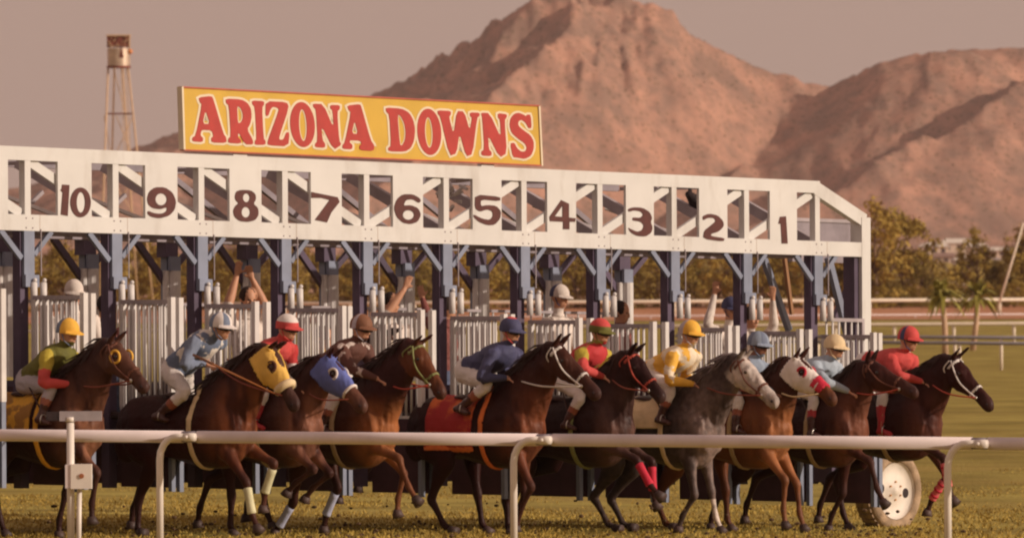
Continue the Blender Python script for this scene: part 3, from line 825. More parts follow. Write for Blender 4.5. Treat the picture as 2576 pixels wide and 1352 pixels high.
far_rail('running_rail', 'upper of two grey-blue rails on the turf beyond the gate', [(1700, 844, 234), (2800, 850, 226)], 1.1, 0.06, 1.65, M_farb, M_far, y0off=0.3)
far_rail('running_rail', 'thin low pinkish rail across the dirt track beneath the farthest white rail', [(-150, 802, 444), (2750, 789, 444)], 1.1, 0.05, 8.2, M_rail, M_rail, y0off=3)
far_rail('running_rail', 'lower, nearer of two grey-blue rails on the turf beyond the gate', [(1700, 857, 219), (2800, 865, 210)], 1.1, 0.055, 3.1, M_farb, M_far, y0off=0.9)

# ------------------------------------------------------------------ trees
def leaf_mat(name, c1, c2):
    m = mat(name, c1, 0.7, col2=c2, scale=1.1, spec=0.2, lo=0.3, hi=0.7)
    return m
ML = [leaf_mat('leaf_olive', (0.23, 0.155, 0.030), (0.40, 0.27, 0.055)), leaf_mat('leaf_dark', (0.13, 0.088, 0.020), (0.28, 0.19, 0.04)), leaf_mat('leaf_gold', (0.27, 0.18, 0.034), (0.46, 0.30, 0.065))]
M_bark = mat('bark', (0.22, 0.13, 0.09), 0.9, var=0.3, scale=4, bump=0.5)
def crown_mesh(name, seed, rx, ry, h, nclump, nleaf, size, m, low=0.15):
    r = random.Random(seed)
    mb = MB()
    lobes = []
    for i in range(nclump):
        a = r.uniform(0, 2 * math.pi); q = math.sqrt(r.random())
        z = r.uniform(low, 1)
        prof = math.sin(math.pi * min(1, 0.18 + 0.8 * z)) ** 0.6 * (1 if z < .6 else 1.05 - .35 * (z - .6))
        lobes.append((math.cos(a) * q * rx * prof, math.sin(a) * q * ry * prof, z * h * r.uniform(.85, 1.03), r.uniform(0.10, 0.24) * rx + 0.12))
    vs, fs = [], []
    for cx, cy, cz, cr in lobes:
        for j in range(nleaf):
            d = Vector((r.gauss(0, 1), r.gauss(0, 1), r.gauss(0, 0.8)))
            d.normalize()
            p = Vector((cx, cy, cz)) + d * cr * (r.random() ** 0.45)
            n = (d + Vector((r.uniform(-.8, .8), r.uniform(-.8, .8), r.uniform(-.4, .8)))).normalized()
            t = n.cross(Vector((r.random(), r.random(), r.random()))).normalized(); b = n.cross(t)
            s = size * r.uniform(0.6, 1.4)
            o = len(vs)
            vs += [tuple(p - t * s), tuple(p - b * s * .55), tuple(p + t * s), tuple(p + b * s * .55)]
            fs.append((o, o + 1, o + 2, o + 3))
    mb.v, mb.f, mb.m = vs, fs, [0] * len(fs)
    return mb.mesh(name, m)
def trunk_mesh(name, seed, h, r0, m):
    r = random.Random(seed)
    mb = MB()
    mb.tube([(0, 0, -0.2), (0.05, 0, h * .2), (0, .05, h * .45), (.05, 0, h * .8)], [r0, r0 * .8, r0 * .55, r0 * .2], 8)
    for i in range(7):
        a = r.uniform(0, 6.28); z = r.uniform(.15, .5) * h
        mb.tube([(0, 0, z), (math.cos(a) * h * .12, math.sin(a) * h * .12, z + h * .12), (math.cos(a) * h * .28, math.sin(a) * h * .28, z + h * .3)], [r0 * .45, r0 * .3, r0 * .1], 6)
    return mb.mesh(name, m, smooth=True)
crowns = [crown_mesh('crown', 11, 2.1, 2.1, 4.3, 66, 50, 0.105, ML[0], 0.02), crown_mesh('crown', 12, 2.3, 2.1, 4.0, 72, 48, 0.105, ML[1], 0.02),
          crown_mesh('crown', 13, 1.9, 2.0, 4.6, 64, 50, 0.10, ML[2], 0.02), crown_mesh('crown', 14, 1.6, 1.7, 5.2, 60, 50, 0.10, ML[0], 0.02)]
trunks = [trunk_mesh('trunk', 5, 4.0, 0.16, M_bark), trunk_mesh('trunk', 6, 4.4, 0.14, M_bark)]
def tree(x, y, ci, sc, rz, label, group='trees along the far side of the track', z=None, sz=None):
    t = thing('broadleaf_tree', label, 'tree', (x, y, ground_z(x, y) if z is None else z), group, rz, world_coords=False)
    t.scale = (sc, sc, sz or sc)
    link('trunk', trunks[ci % 2], t); link('crown', crowns[ci], t)
    return t
ORD = 'first second third fourth fifth sixth seventh eighth ninth tenth eleventh twelfth thirteenth fourteenth fifteenth sixteenth seventeenth eighteenth nineteenth twentieth twenty-first twenty-second twenty-third twenty-fourth'.split()
r = random.Random(3)
px = -60
i = 0
while px < 2230:
    Y = r.uniform(468, 486)
    p = unp(px, 760, Y)
    sc = r.uniform(0.86, 1.12)
    sh = ['bushy olive', 'dark dense', 'golden-leaved', 'tall narrow olive'][i % 4]
    j = [0, 1, 2, 3][i % 4]
    stall = int(round((px - 71) / 205.0))
    where = 'left edge of the photo' if px < 60 else 'seen through the gate below number %s' % ['ten', 'ten', 'nine', 'eight', 'seven', 'six', 'five', 'four', 'three', 'two', 'one', 'one'][max(0, min(11, int((px + 40) / 200.0)))]
    side = ['front row', 'rear row'][i % 2]
    tree(p.x, Y + (6 if i % 2 else 0), j, sc * (1.0 if i % 2 else 0.92), r.uniform(0, 6.28), '%s tree, %s from the left in the %s behind the gate' % (sh, ORD[i // 2], side))
    px += r.uniform(44, 66)
    i += 1
# big trees to the right of the gate
for k, (px, top, Y, ci, sc, lab) in enumerate([(2200, 545, 440, 2, 1.42, 'tall golden-green tree just right of the white gate end post'), (2275, 570, 446, 0, 1.34, 'broad olive tree standing right of the gate, second from the end post'),
        (2318, 640, 444, 1, 0.72, 'lower dark round tree at the right foot of the broad olive tree'), (2150, 600, 448, 1, 1.1, 'dark tree behind the sloped end of the gate'),
        (2380, 690, 450, 0, 0.45, 'small olive bush left of the leaning light pole, below the white houses'), (2458, 560, 452, 3, 1.0, 'tall narrow olive tree between the houses at the right'),
        (2505, 640, 452, 1, 0.66, 'dark bushy tree beside the leaning pole at the right'), (2572, 560, 452, 3, 1.02, 'tall tree cut by the right edge of the photo'), (2610, 600, 452, 0, 1.1, 'olive tree just past the right edge'),
        (2420, 660, 456, 2, 0.45, 'small golden tree below the pale roofs')]):
    Y += 34; p = unp(px, 760, Y)
    tree(p.x, Y, ci, sc * 1.05, k * 1.3, lab)

rb = random.Random(21)
for q in range(9):
    px = 2215 + q * 43; Y = 470 + rb.uniform(0, 6); p = unp(px, 760, Y)
    t = thing('shrub', '%s olive shrub from the left under the trees right of the gate' % ORD[q], 'shrub', (p.x, Y, ground_z(p.x, Y)), 'low shrubs right of the gate', rb.uniform(0, 6), world_coords=False)
    t.scale = (.55, .45, rb.uniform(.24, .40)); link('crown', crowns[q % 4], t)
# slim palms with pale trunks in the infield
def palm(px, topy, by, Y, lean, label):
    b = unp(px, by, Y); g = ground_z(b.x, b.y)
    tp = unp(px + lean, topy, Y)
    t = thing('young_palm', label, 'palm tree', (b.x, b.y, g), 'slim palms by the rails')
    mb = MB(); mb.tube([(b.x, b.y, g - .1), tuple(Vector((b.x, b.y, g)).lerp(tp, .5) + Vector((.04, 0, 0))), tuple(tp)], [0.13, 0.11, 0.10], 10); mb.build('trunk', mat('palm_trunk', (0.55, 0.36, 0.24), 0.8), t, smooth=True)
    r = random.Random(int(px))
    mb = MB()
    for i in range(80):
        a = r.uniform(0, 6.28); el = r.uniform(-0.5, 1.3); L = r.uniform(0.7, 1.3)
        d = Vector((math.cos(a) * math.cos(el), math.sin(a) * math.cos(el), math.sin(el)))
        sd = Vector((-math.sin(a), math.cos(a), 0)) * 0.09
        p0 = tp; p1 = tp + d * L * .55; p2 = tp + d * L + Vector((0, 0, -0.35 * L))
        mb.add([p0 - sd * .3, p0 + sd * .3, p1 + sd, p1 - sd, p2], [(0, 1, 2, 3), (3, 2, 4)])
    mb.build('crown', mat('palm_leaf', (0.22, 0.19, 0.03), .6, col2=(0.36, 0.30, 0.06)), t)
palm(2378, 745, 905, 268, -8, 'slim palm with pale trunk, nearer one, right of the gate')
palm(2446, 745, 858, 282, 14, 'slim palm with pale slightly leaning trunk, farther one at right')
b = unp(2502, 755, 448); tpp = unp(2575, 560, 448)
pl = thing('leaning_pole', 'pale thin pole leaning right among the trees at the right edge', 'pole', (b.x, b.y, ground_z(b.x, b.y)))
mb = MB(); mb.tube([(b.x, b.y, ground_z(b.x, b.y) - .1), tpp], [0.085, 0.06], 8); mb.build('pole_shaft', M_far, pl, smooth=True)

# ------------------------------------------------------------------ houses at the foot of the mountain
M_hw = [mat('stucco_white', (0.74, 0.60, 0.47), 0.8), mat('stucco_pink', (0.60, 0.36, 0.28), 0.8), mat('stucco_tan', (0.55, 0.40, 0.28), 0.8)]
M_hr = [mat('roof_white', (0.78, 0.70, 0.60), 0.7), mat('roof_brown', (0.30, 0.18, 0.14), 0.8), mat('roof_grey', (0.36, 0.30, 0.30), 0.8)]
M_win = mat('dark_window', (0.05, 0.03, 0.035), 0.2)
HS = [(2352, 628, 70, 20, 0, 0, 'white-roofed low house, top left of the hillside cluster'), (2412, 620, 88, 22, 0, 0, 'widest bright white house near the top of the hillside cluster'), (2462, 628, 50, 18, 2, 0, 'tan house with pale roof right of the widest white one'),
      (2380, 652, 60, 18, 0, 1, 'white house with brown roof in the middle of the hillside cluster'), (2436, 660, 66, 18, 0, 0, 'pale house beneath the widest white one'), (2356, 676, 78, 22, 1, 1, 'pink house with brown roof at the lower left of the cluster'),
      (2410, 690, 60, 16, 1, 2, 'pink house with grey roof below the cluster middle'), (2520, 636, 64, 16, 0, 0, 'bright white house beside the tall narrow tree'), (2556, 650, 52, 16, 0, 1, 'white house with brown roof at the right edge'),
      (2500, 662, 46, 15, 2, 2, 'small tan house with grey roof near the leaning pole'), (2398, 722, 44, 16, 0, 0, 'small white shed-like house low between the trees'), (2320, 648, 40, 15, 2, 2, 'small tan house partly behind the olive tree')]
for k, (px, py, wd, hg, wi, ri, lab) in enumerate(HS):
    Y = 520 + (740 - py) * 12.0
    Y = min(Y, 2300)
    s = F / Y
    p = unp(px, py, Y)
    t = thing('house', lab, 'house', (p.x, p.y, p.z - 3), 'houses on the slope below the mountain')
    W2, H2, D2 = wd / s / 2, hg / s, 5.0
    mb = MB(); mb.box((p.x - W2, p.y, p.z - 8), (p.x + W2, p.y + D2 * 2, p.z + H2 * .4)); w = mb.build('wall', M_hw[wi], t)
    z = p.z + H2 * .4
    mb = MB(); e = .5; mb.add([(p.x - W2 - e, p.y - e, z), (p.x + W2 + e, p.y - e, z), (p.x + W2 + e, p.y + 2 * D2 + e, z), (p.x - W2 - e, p.y + 2 * D2 + e, z), (p.x - W2 * .7, p.y + D2, z + H2 * .55), (p.x + W2 * .7, p.y + D2, z + H2 * .55)],
        [(0, 1, 5, 4), (1, 2, 5), (2, 3, 4, 5), (3, 0, 4), (3, 2, 1, 0)]); mb.build('roof', M_hr[ri], t)
    for q in range(3):
        xx = p.x - W2 * .6 + q * W2 * .6
        mb = MB(); mb.box((xx - .5, p.y - .06, p.z - H2 * .35), (xx + .5, p.y + .0 - .01, p.z + H2 * .15)); mb.build('window', M_win, t)
# desert scrub below the mountain
r = random.Random(9)
mb = MB()
for i in range(900):
    Y = r.uniform(700, 2500) ; X = r.uniform(-1, 1) * Y * 0.085
    z = ground_z(X, Y)
    s = r.uniform(0.8, 2.2)
    for j in range(4):
        d = Vector((r.uniform(-1, 1), r.uniform(-1, 1), r.uniform(0, .8))) * s
        mb.ball((X + d.x, Y + d.y, z + d.z * .5 + .3 * s), s * r.uniform(.5, .9), 1, 1, .7, n=5)
kind(mb.build('scrub', ML[1]), 'stuff')
# bushes on the mountain ridge
mb = MB()
Zg = MT[:, 2].reshape(MNY, MNX)
for i in range(3500):
    ii, jj = r.randrange(60, MNX - 60), r.randrange(5, MNY - 60)
    c0 = MT[jj * MNX + ii]
    if c0[2] < 22: continue
    mb.ball(tuple(c0), r.uniform(.25, .6), 1, 1, .8, n=5)
kind(mb.build('mountain_bushes', mat('ridge_bush', (0.20, 0.13, 0.075), 0.9)), 'stuff')

# ------------------------------------------------------------------ water tower
def tower():
    Y = 420.0
    s = F / Y
    q = lambda px, py, dy=0: unp(px, py, Y + dy)
    b = q(305, 760)
    t = thing('water_tower', 'tall light steel tower with round tank and rusty lattice box on top at left', 'tower', (b.x, b.y, ground_z(b.x, b.y)))
    M_t = mat('tower_legs', (0.66, 0.44, 0.28), 0.6)
    M_tank = mat('tank_steel', (0.60, 0.46, 0.36), 0.35, var=0.15, scale=2, metal=0.5)
    M_rust = mat('rust_mesh', (0.20, 0.06, 0.045), 0.8, var=0.4, scale=4)
    c = q(299, 142); rr = (326 - 268) / 2 / s
    ztop, zbot = q(299, 122).z, q(299, 166).z
    mb = MB(); mb.tube([(c.x, c.y, zbot), (c.x, c.y, ztop)], rr, 28); mb.build('tank', M_tank, t, smooth=False)
    mb = MB(); mb.tube([(c.x, c.y, zbot - .12), (c.x, c.y, zbot)], rr * 1.05, 28); mb.build('tank_ring', M_rust, t)
    # box of rusty lattice above
    z0, z1 = ztop, q(299, 88).z
    mb = MB()
    mb.box((c.x - rr, c.y - rr * .6, z0 + .05), (c.x + rr * .93, c.y - rr * .6 + .05, z1 - .08))
    mb.build('lattice_panel', M_rust, t)
    mb = MB(); mb.box((c.x - rr * 1.05, c.y - rr * .75, z1 - .08), (c.x + rr * 1.05, c.y + rr * .75, z1)); mb.box((c.x + rr * .9, c.y - rr * .65, z0), (c.x + rr * 1.03, c.y - rr * .5, z1 - .08)); mb.build('box_frame', M_t, t)
    rr2 = random.Random(4); mb = MB()
    for i in range(30):
        x = c.x + rr * rr2.uniform(-.95, .8); z = rr2.uniform(z0 + .1, z1 - .2)
        mb.bar((x, c.y - rr * .66, z), (x + rr2.uniform(-.15, .15), c.y - rr * .66, z + rr2.uniform(-.2, .2)), .04, .03)
    kind(mb.build('lattice_bits', M_t, t), 'stuff')
    mb = MB(); mb.ball((c.x + rr * 1.0, c.y - rr * .4, q(325, 130).z), .16); mb.build('valve', mat('rust_light', (.65, .25, .1), .7), t, smooth=True)
    mb = MB(); a = q(307, 133); rc = rr * 1.012
    for zz, w in ((0, .14), (.2, .09), (.4, .03)):
        xx = a.x - c.x; mb.hexa([(c.x + xx - w, c.y - rc, a.z - .3 + zz), (c.x + xx + w, c.y - rc, a.z - .3 + zz), (c.x + xx + w, c.y - rc + .2, a.z - .3 + zz), (c.x + xx - w, c.y - rc + .2, a.z - .3 + zz), (c.x + xx - w * .7, c.y - rc, a.z - .11 + zz), (c.x + xx + w * .7, c.y - rc, a.z - .11 + zz), (c.x + xx + w * .7, c.y - rc + .2, a.z - .11 + zz), (c.x + xx - w * .7, c.y - rc + .2, a.z - .11 + zz)])
    mb.build('tank_mark', M_rust, t)
    gz = ground_z(b.x, b.y) - .2
    legs = [((272, 168), (256, 600), -.3), ((288, 168), (276, 600), 2.4), ((322, 168), (368, 600), -.3), ((308, 168), (336, 600), 2.0)]
    for (tx, ty), (bx, by), dy in legs:
        a = q(tx, ty, dy * .5); e = q(bx, by, dy)
        d = (e - a); e = a + d * ((a.z - gz) / (a.z - e.z))
        mb = MB(); mb.tube([a, e], .055, 8); mb.build('leg', M_t, t, smooth=True)
    for py, nm in ((286, 'girt'), (430, 'girt'), (560, 'girt')):
        f = (py - 168) / 432.0
        mb = MB(); mb.bar(q(272 - 16 * f, py), q(322 + 46 * f, py), .09, .09); mb.build(nm, M_rust, t)
    for (x0, y0), (x1, y1) in (((292, 290), (336, 400)), ((336, 290), (285, 400)), ((285, 170), (315, 286)), ((262, 290), (280, 400)), ((268, 430), (350, 560)), ((344, 430), (270, 560))):
        mb = MB(); mb.tube([q(x0, y0, .4), q(x1, y1, .4)], .03, 6); mb.build('brace', M_t, t)
    lad = MB()
    for i in range(40):
        f = i / 40.0
        a = q(304 + 10 * f, 168 + 240 * f, .2); lad.bar(a, a + Vector((.35, 0, 0)), .03, .03)
    for dx in (0, .35): lad.tube([q(304, 168, .2) + Vector((dx, 0, 0)), q(314, 408, .2) + Vector((dx, 0, 0))], .02, 6)
    lad.build('ladder', M_t, t)
tower()

# ------------------------------------------------------------------ grass blades on the turf in view
M_blade = mat('grass_blade', (0.28, 0.18, 0.038), 0.7, col2=(0.48, 0.34, 0.08), scale=0.8, spec=0.15)
def grass():
    rs = np.random.RandomState(5)
    n = 120000
    Y = rs.uniform(58, 112, n)
    X = rs.uniform(-1, 1, n) * Y * 0.074
    dens = vnoise(X * 0.9, Y * 0.25, 3)
    keep = dens + rs.uniform(-.6, .6, n) > 0.35 + np.clip((Y - 72) / 40, 0, 1) * 0.75
    X, Y = X[keep], Y[keep]; n = len(X)
    Z = np.array([ground_z(float(a), float(b)) for a, b in zip(X, Y)])
    h = rs.uniform(.015, .045, n); w = rs.uniform(.006, .016, n)
    a = rs.uniform(0, 6.28, n); lx, ly = rs.uniform(-.03, .03, n), rs.uniform(-.03, .03, n)
    v = np.zeros((n, 3, 3))
    v[:, 0] = np.stack([X - np.cos(a) * w, Y - np.sin(a) * w, Z - .005], -1)
    v[:, 1] = np.stack([X + np.cos(a) * w, Y + np.sin(a) * w, Z - .005], -1)
    v[:, 2] = np.stack([X + lx, Y + ly, Z + h], -1)
    me = bpy.data.meshes.new('grass')
    me.vertices.add(n * 3); me.vertices.foreach_set('co', v.ravel())
    me.loops.add(n * 3); me.loops.foreach_set('vertex_index', np.arange(n * 3))
    me.polygons.add(n); me.polygons.foreach_set('loop_start', np.arange(0, n * 3, 3)); me.polygons.foreach_set('loop_total', np.full(n, 3))
    me.update(); me.validate(); me.materials.append(M_blade)
    kind(link('grass', me), 'stuff')
grass()
M_clod = mat('turf_clod', (0.09, 0.05, 0.022), 0.95, var=.4, scale=30)
rc = random.Random(8); mb = MB()
for i in range(420):
    px = rc.uniform(120, 2440); Y = F / rc.uniform(232, 262)
    p = unp(px, 1300, Y); g = ground_z(p.x, Y)
    mb.ball((p.x, Y, g + (rc.uniform(0, .03) if rc.random() < .8 else rc.uniform(.05, .35))), rc.uniform(.008, .026), rc.uniform(.7, 1.6), rc.uniform(.7, 1.4), .7, n=5)
kind(mb.build('turf_clods', M_clod), 'stuff')

# ------------------------------------------------------------------ evening haze
hz = bpy.data.materials.new('evening_haze'); hz.use_nodes = True
hn, hk = hz.node_tree.nodes, hz.node_tree.links
hn.clear()
pv = hn.new('ShaderNodeVolumePrincipled'); pv.inputs['Density'].default_value = 0.00006; pv.inputs['Color'].default_value = (0.93, 0.80, 0.78, 1); pv.inputs['Anisotropy'].default_value = 0.0
ho = hn.new('ShaderNodeOutputMaterial'); hk.new(pv.outputs[0], ho.inputs['Volume'])
mb = MB(); mb.box((-4300, -400, -30), (4300, 9200, 520)); hb = mb.build('haze', hz); kind(hb, 'stuff')
# ------------------------------------------------------------------ organic bodies: lofts + voxel remesh
def catmull(pts, n=4):
    """pts: list of tuples of floats, interpolated"""
    P = [np.array(p, float) for p in pts]
    out = []
    for i in range(len(P) - 1):
        p0 = P[max(i - 1, 0)]; p1 = P[i]; p2 = P[i + 1]; p3 = P[min(i + 2, len(P) - 1)]
        for j in range(n):
            t = j / n
            out.append(0.5 * ((2 * p1) + (-p0 + p2) * t + (2 * p0 - 5 * p1 + 4 * p2 - p3) * t * t + (-p0 + 3 * p1 - 3 * p2 + p3) * t ** 3))
    out.append(P[-1])
    return out
def loft(mb, rings, lat=(0, 1, 0), n=14, sub=3, mi=0):
    """rings: (x, y, z, half width along lat, half height); closed ends"""
    pts = catmull(rings, sub) if sub > 1 else [np.array(r, float) for r in rings]
    lat = Vector(lat).normalized()
    vs, fs = [], []
    for i, p in enumerate(pts):
        a = Vector(pts[min(i + 1, len(pts) - 1)][:3]); b = Vector(pts[max(i - 1, 0)][:3])
        d = (a - b)
        d = d.normalized() if d.length > 1e-6 else Vector((1, 0, 0))
        l = (lat - d * lat.dot(d)).normalized()
        u = d.cross(l).normalized()
        c = Vector(p[:3])
        rw, rh = max(0.004, p[3]), max(0.004, p[4])
        for k in range(n):
            t = 2 * math.pi * k / n
            vs.append(c + l * (rw * math.cos(t)) + u * (rh * math.sin(t)))
    m = len(pts)
    for i in range(m - 1):
        for k in range(n):
            a, b = i * n + k, i * n + (k + 1) % n
            fs.append((a, b, b + n, a + n))
    s = Vector(pts[0][:3]); e = Vector(pts[-1][:3])
    ds = (s - Vector(pts[1][:3])).normalized() * min(pts[0][3], pts[0][4]) * 0.6
    de = (e - Vector(pts[-2][:3])).normalized() * min(pts[-1][3], pts[-1][4]) * 0.6
    vs += [s + ds, e + de]
    for k in range(n):
        fs.append((len(vs) - 2, (k + 1) % n, k))
        fs.append((len(vs) - 1, (m - 1) * n + k, (m - 1) * n + (k + 1) % n))
    mb.add(vs, fs, mi)
def remesh(mb, voxel, smooth=4, name='tmp'):
    me = mb.mesh(name, [])
    bm = bmesh.new(); bm.from_mesh(me); bmesh.ops.recalc_face_normals(bm, faces=bm.faces); bm.to_mesh(me); bm.free()
    o = bpy.data.objects.new('tmp_remesh', me); C.objects.link(o)
    m = o.modifiers.new('r', 'REMESH'); m.mode = 'VOXEL'; m.voxel_size = voxel; m.use_smooth_shade = True
    if smooth:
        s = o.modifiers.new('s', 'SMOOTH'); s.factor = 0.5; s.iterations = smooth
    dg = bpy.context.evaluated_depsgraph_get()
    out = bpy.data.meshes.new_from_object(o.evaluated_get(dg))
    out.name = name
    bpy.data.objects.remove(o); bpy.data.meshes.remove(me)
    return out
def mesh_np(me):
    n = len(me.vertices); v = np.empty(n * 3); me.vertices.foreach_get('co', v)
    return v.reshape(-1, 3)
def normals_np(me):
    n = len(me.vertices); v = np.empty(n * 3); me.vertices.foreach_get('normal', v)
    return v.reshape(-1, 3)
def face_centers(me):
    n = len(me.polygons); v = np.empty(n * 3); me.polygons.foreach_get('center', v)
    return v.reshape(-1, 3)
def segdist(P, a, b):
    a, b = np.array(a), np.array(b)
    ab = b - a
    t = np.clip(((P - a) @ ab) / max(1e-9, ab @ ab), 0, 1)
    q = a + t[:, None] * ab
    return np.linalg.norm(P - q, axis=1), t
def shell(me, mask, off, name, m, parent, thick=0.0):
    """a cover that follows part of a body's surface, offset outwards, with a turned-in edge"""
    v = mesh_np(me); nr = normals_np(me)
    polys = [p for p in me.polygons if mask[p.index]]
    if not polys: return None
    used = {}
    vs = []
    fs = []
    from collections import Counter
    ec = Counter()
    for p in polys:
        f = []
        for i in p.vertices:
            if i not in used:
                used[i] = len(vs); vs.append(tuple(v[i] + nr[i] * off))
            f.append(used[i])
        fs.append(tuple(f))
        for a, b in zip(f, f[1:] + f[:1]): ec[(a, b)] += 1
    inv = {b: a for a, b in used.items()}
    low = {}
    for (a, b) in list(ec):
        if (b, a) not in ec:
            for q in (a, b):
                if q not in low:
                    low[q] = len(vs); vs.append(tuple(v[inv[q]] + nr[inv[q]] * 0.001))
            fs.append((b, a, low[a], low[b]))
    mb = MB(); mb.add(vs, fs)
    return mb.build(name, m, parent, smooth=True, origin=(0, 0, 0))

M_eye = mat('eye', (0.02, 0.01, 0.01), 0.08, spec=0.8)
M_hoof = mat('hoof', (0.07, 0.04, 0.035), 0.6, var=0.3)
def coat_mat(name, c1, c2, rough=0.42, scale=5):
    return mat(name, c1, rough, col2=c2, scale=scale, attr='coat', spec=0.15, bump=0.35, bscale=22, lo=0.3, hi=0.7)

def hframe(h):
    return h['M'], h['Mi']
def hl(h, px, py, y=0.0):
    """pixel -> local (x, z) on the plane local y = const of the animal"""
    o = h['Mi'] @ CAMLOC
    d = (h['Mi'].to_3x3() @ ray(px, py))
    t = (y - o.y) / d.y
    p = o + d * t
    return p.x, p.z

HEAD = R(51)
FW = Vector((math.sin(HEAD), -math.cos(HEAD), 0))
def place(h, capx, s, x0=0.42, dh=0):
    fw = Vector((math.sin(HEAD + dh), -math.cos(HEAD + dh), 0))
    p = unp(capx, 720, F / s)
    o = Vector((p.x, p.y, 0)) - fw * x0
    o.z = ground_z(o.x, o.y)
    rz = math.atan2(fw.y, fw.x)
    h['loc'] = o; h['rz'] = rz
    h['M'] = Matrix.Translation(o) @ Matrix.Rotation(rz, 4, 'Z')
    h['Mi'] = h['M'].inverted()

def lim(a, b, lo, hi):
    """point b moved along the ray from a so that the distance is within lo..hi"""
    d = Vector(b) - Vector(a)
    L = d.length
    k = min(hi, max(lo, L))
    return Vector(a) + d * (k / L)
def knee2(a, c, l1, l2, bend):
    """two-bone joint in the sagittal plane"""
    a, c = Vector(a), Vector(c)
    d = c - a; L = min(d.length, (l1 + l2) * 0.995); d.normalize()
    x = (l1 * l1 - l2 * l2 + L * L) / (2 * L)
    h = math.sqrt(max(0, l1 * l1 - x * x))
    p = Vector((-d.z, 0, d.x)) * bend
    return a + d * x + p * h, a + d * L

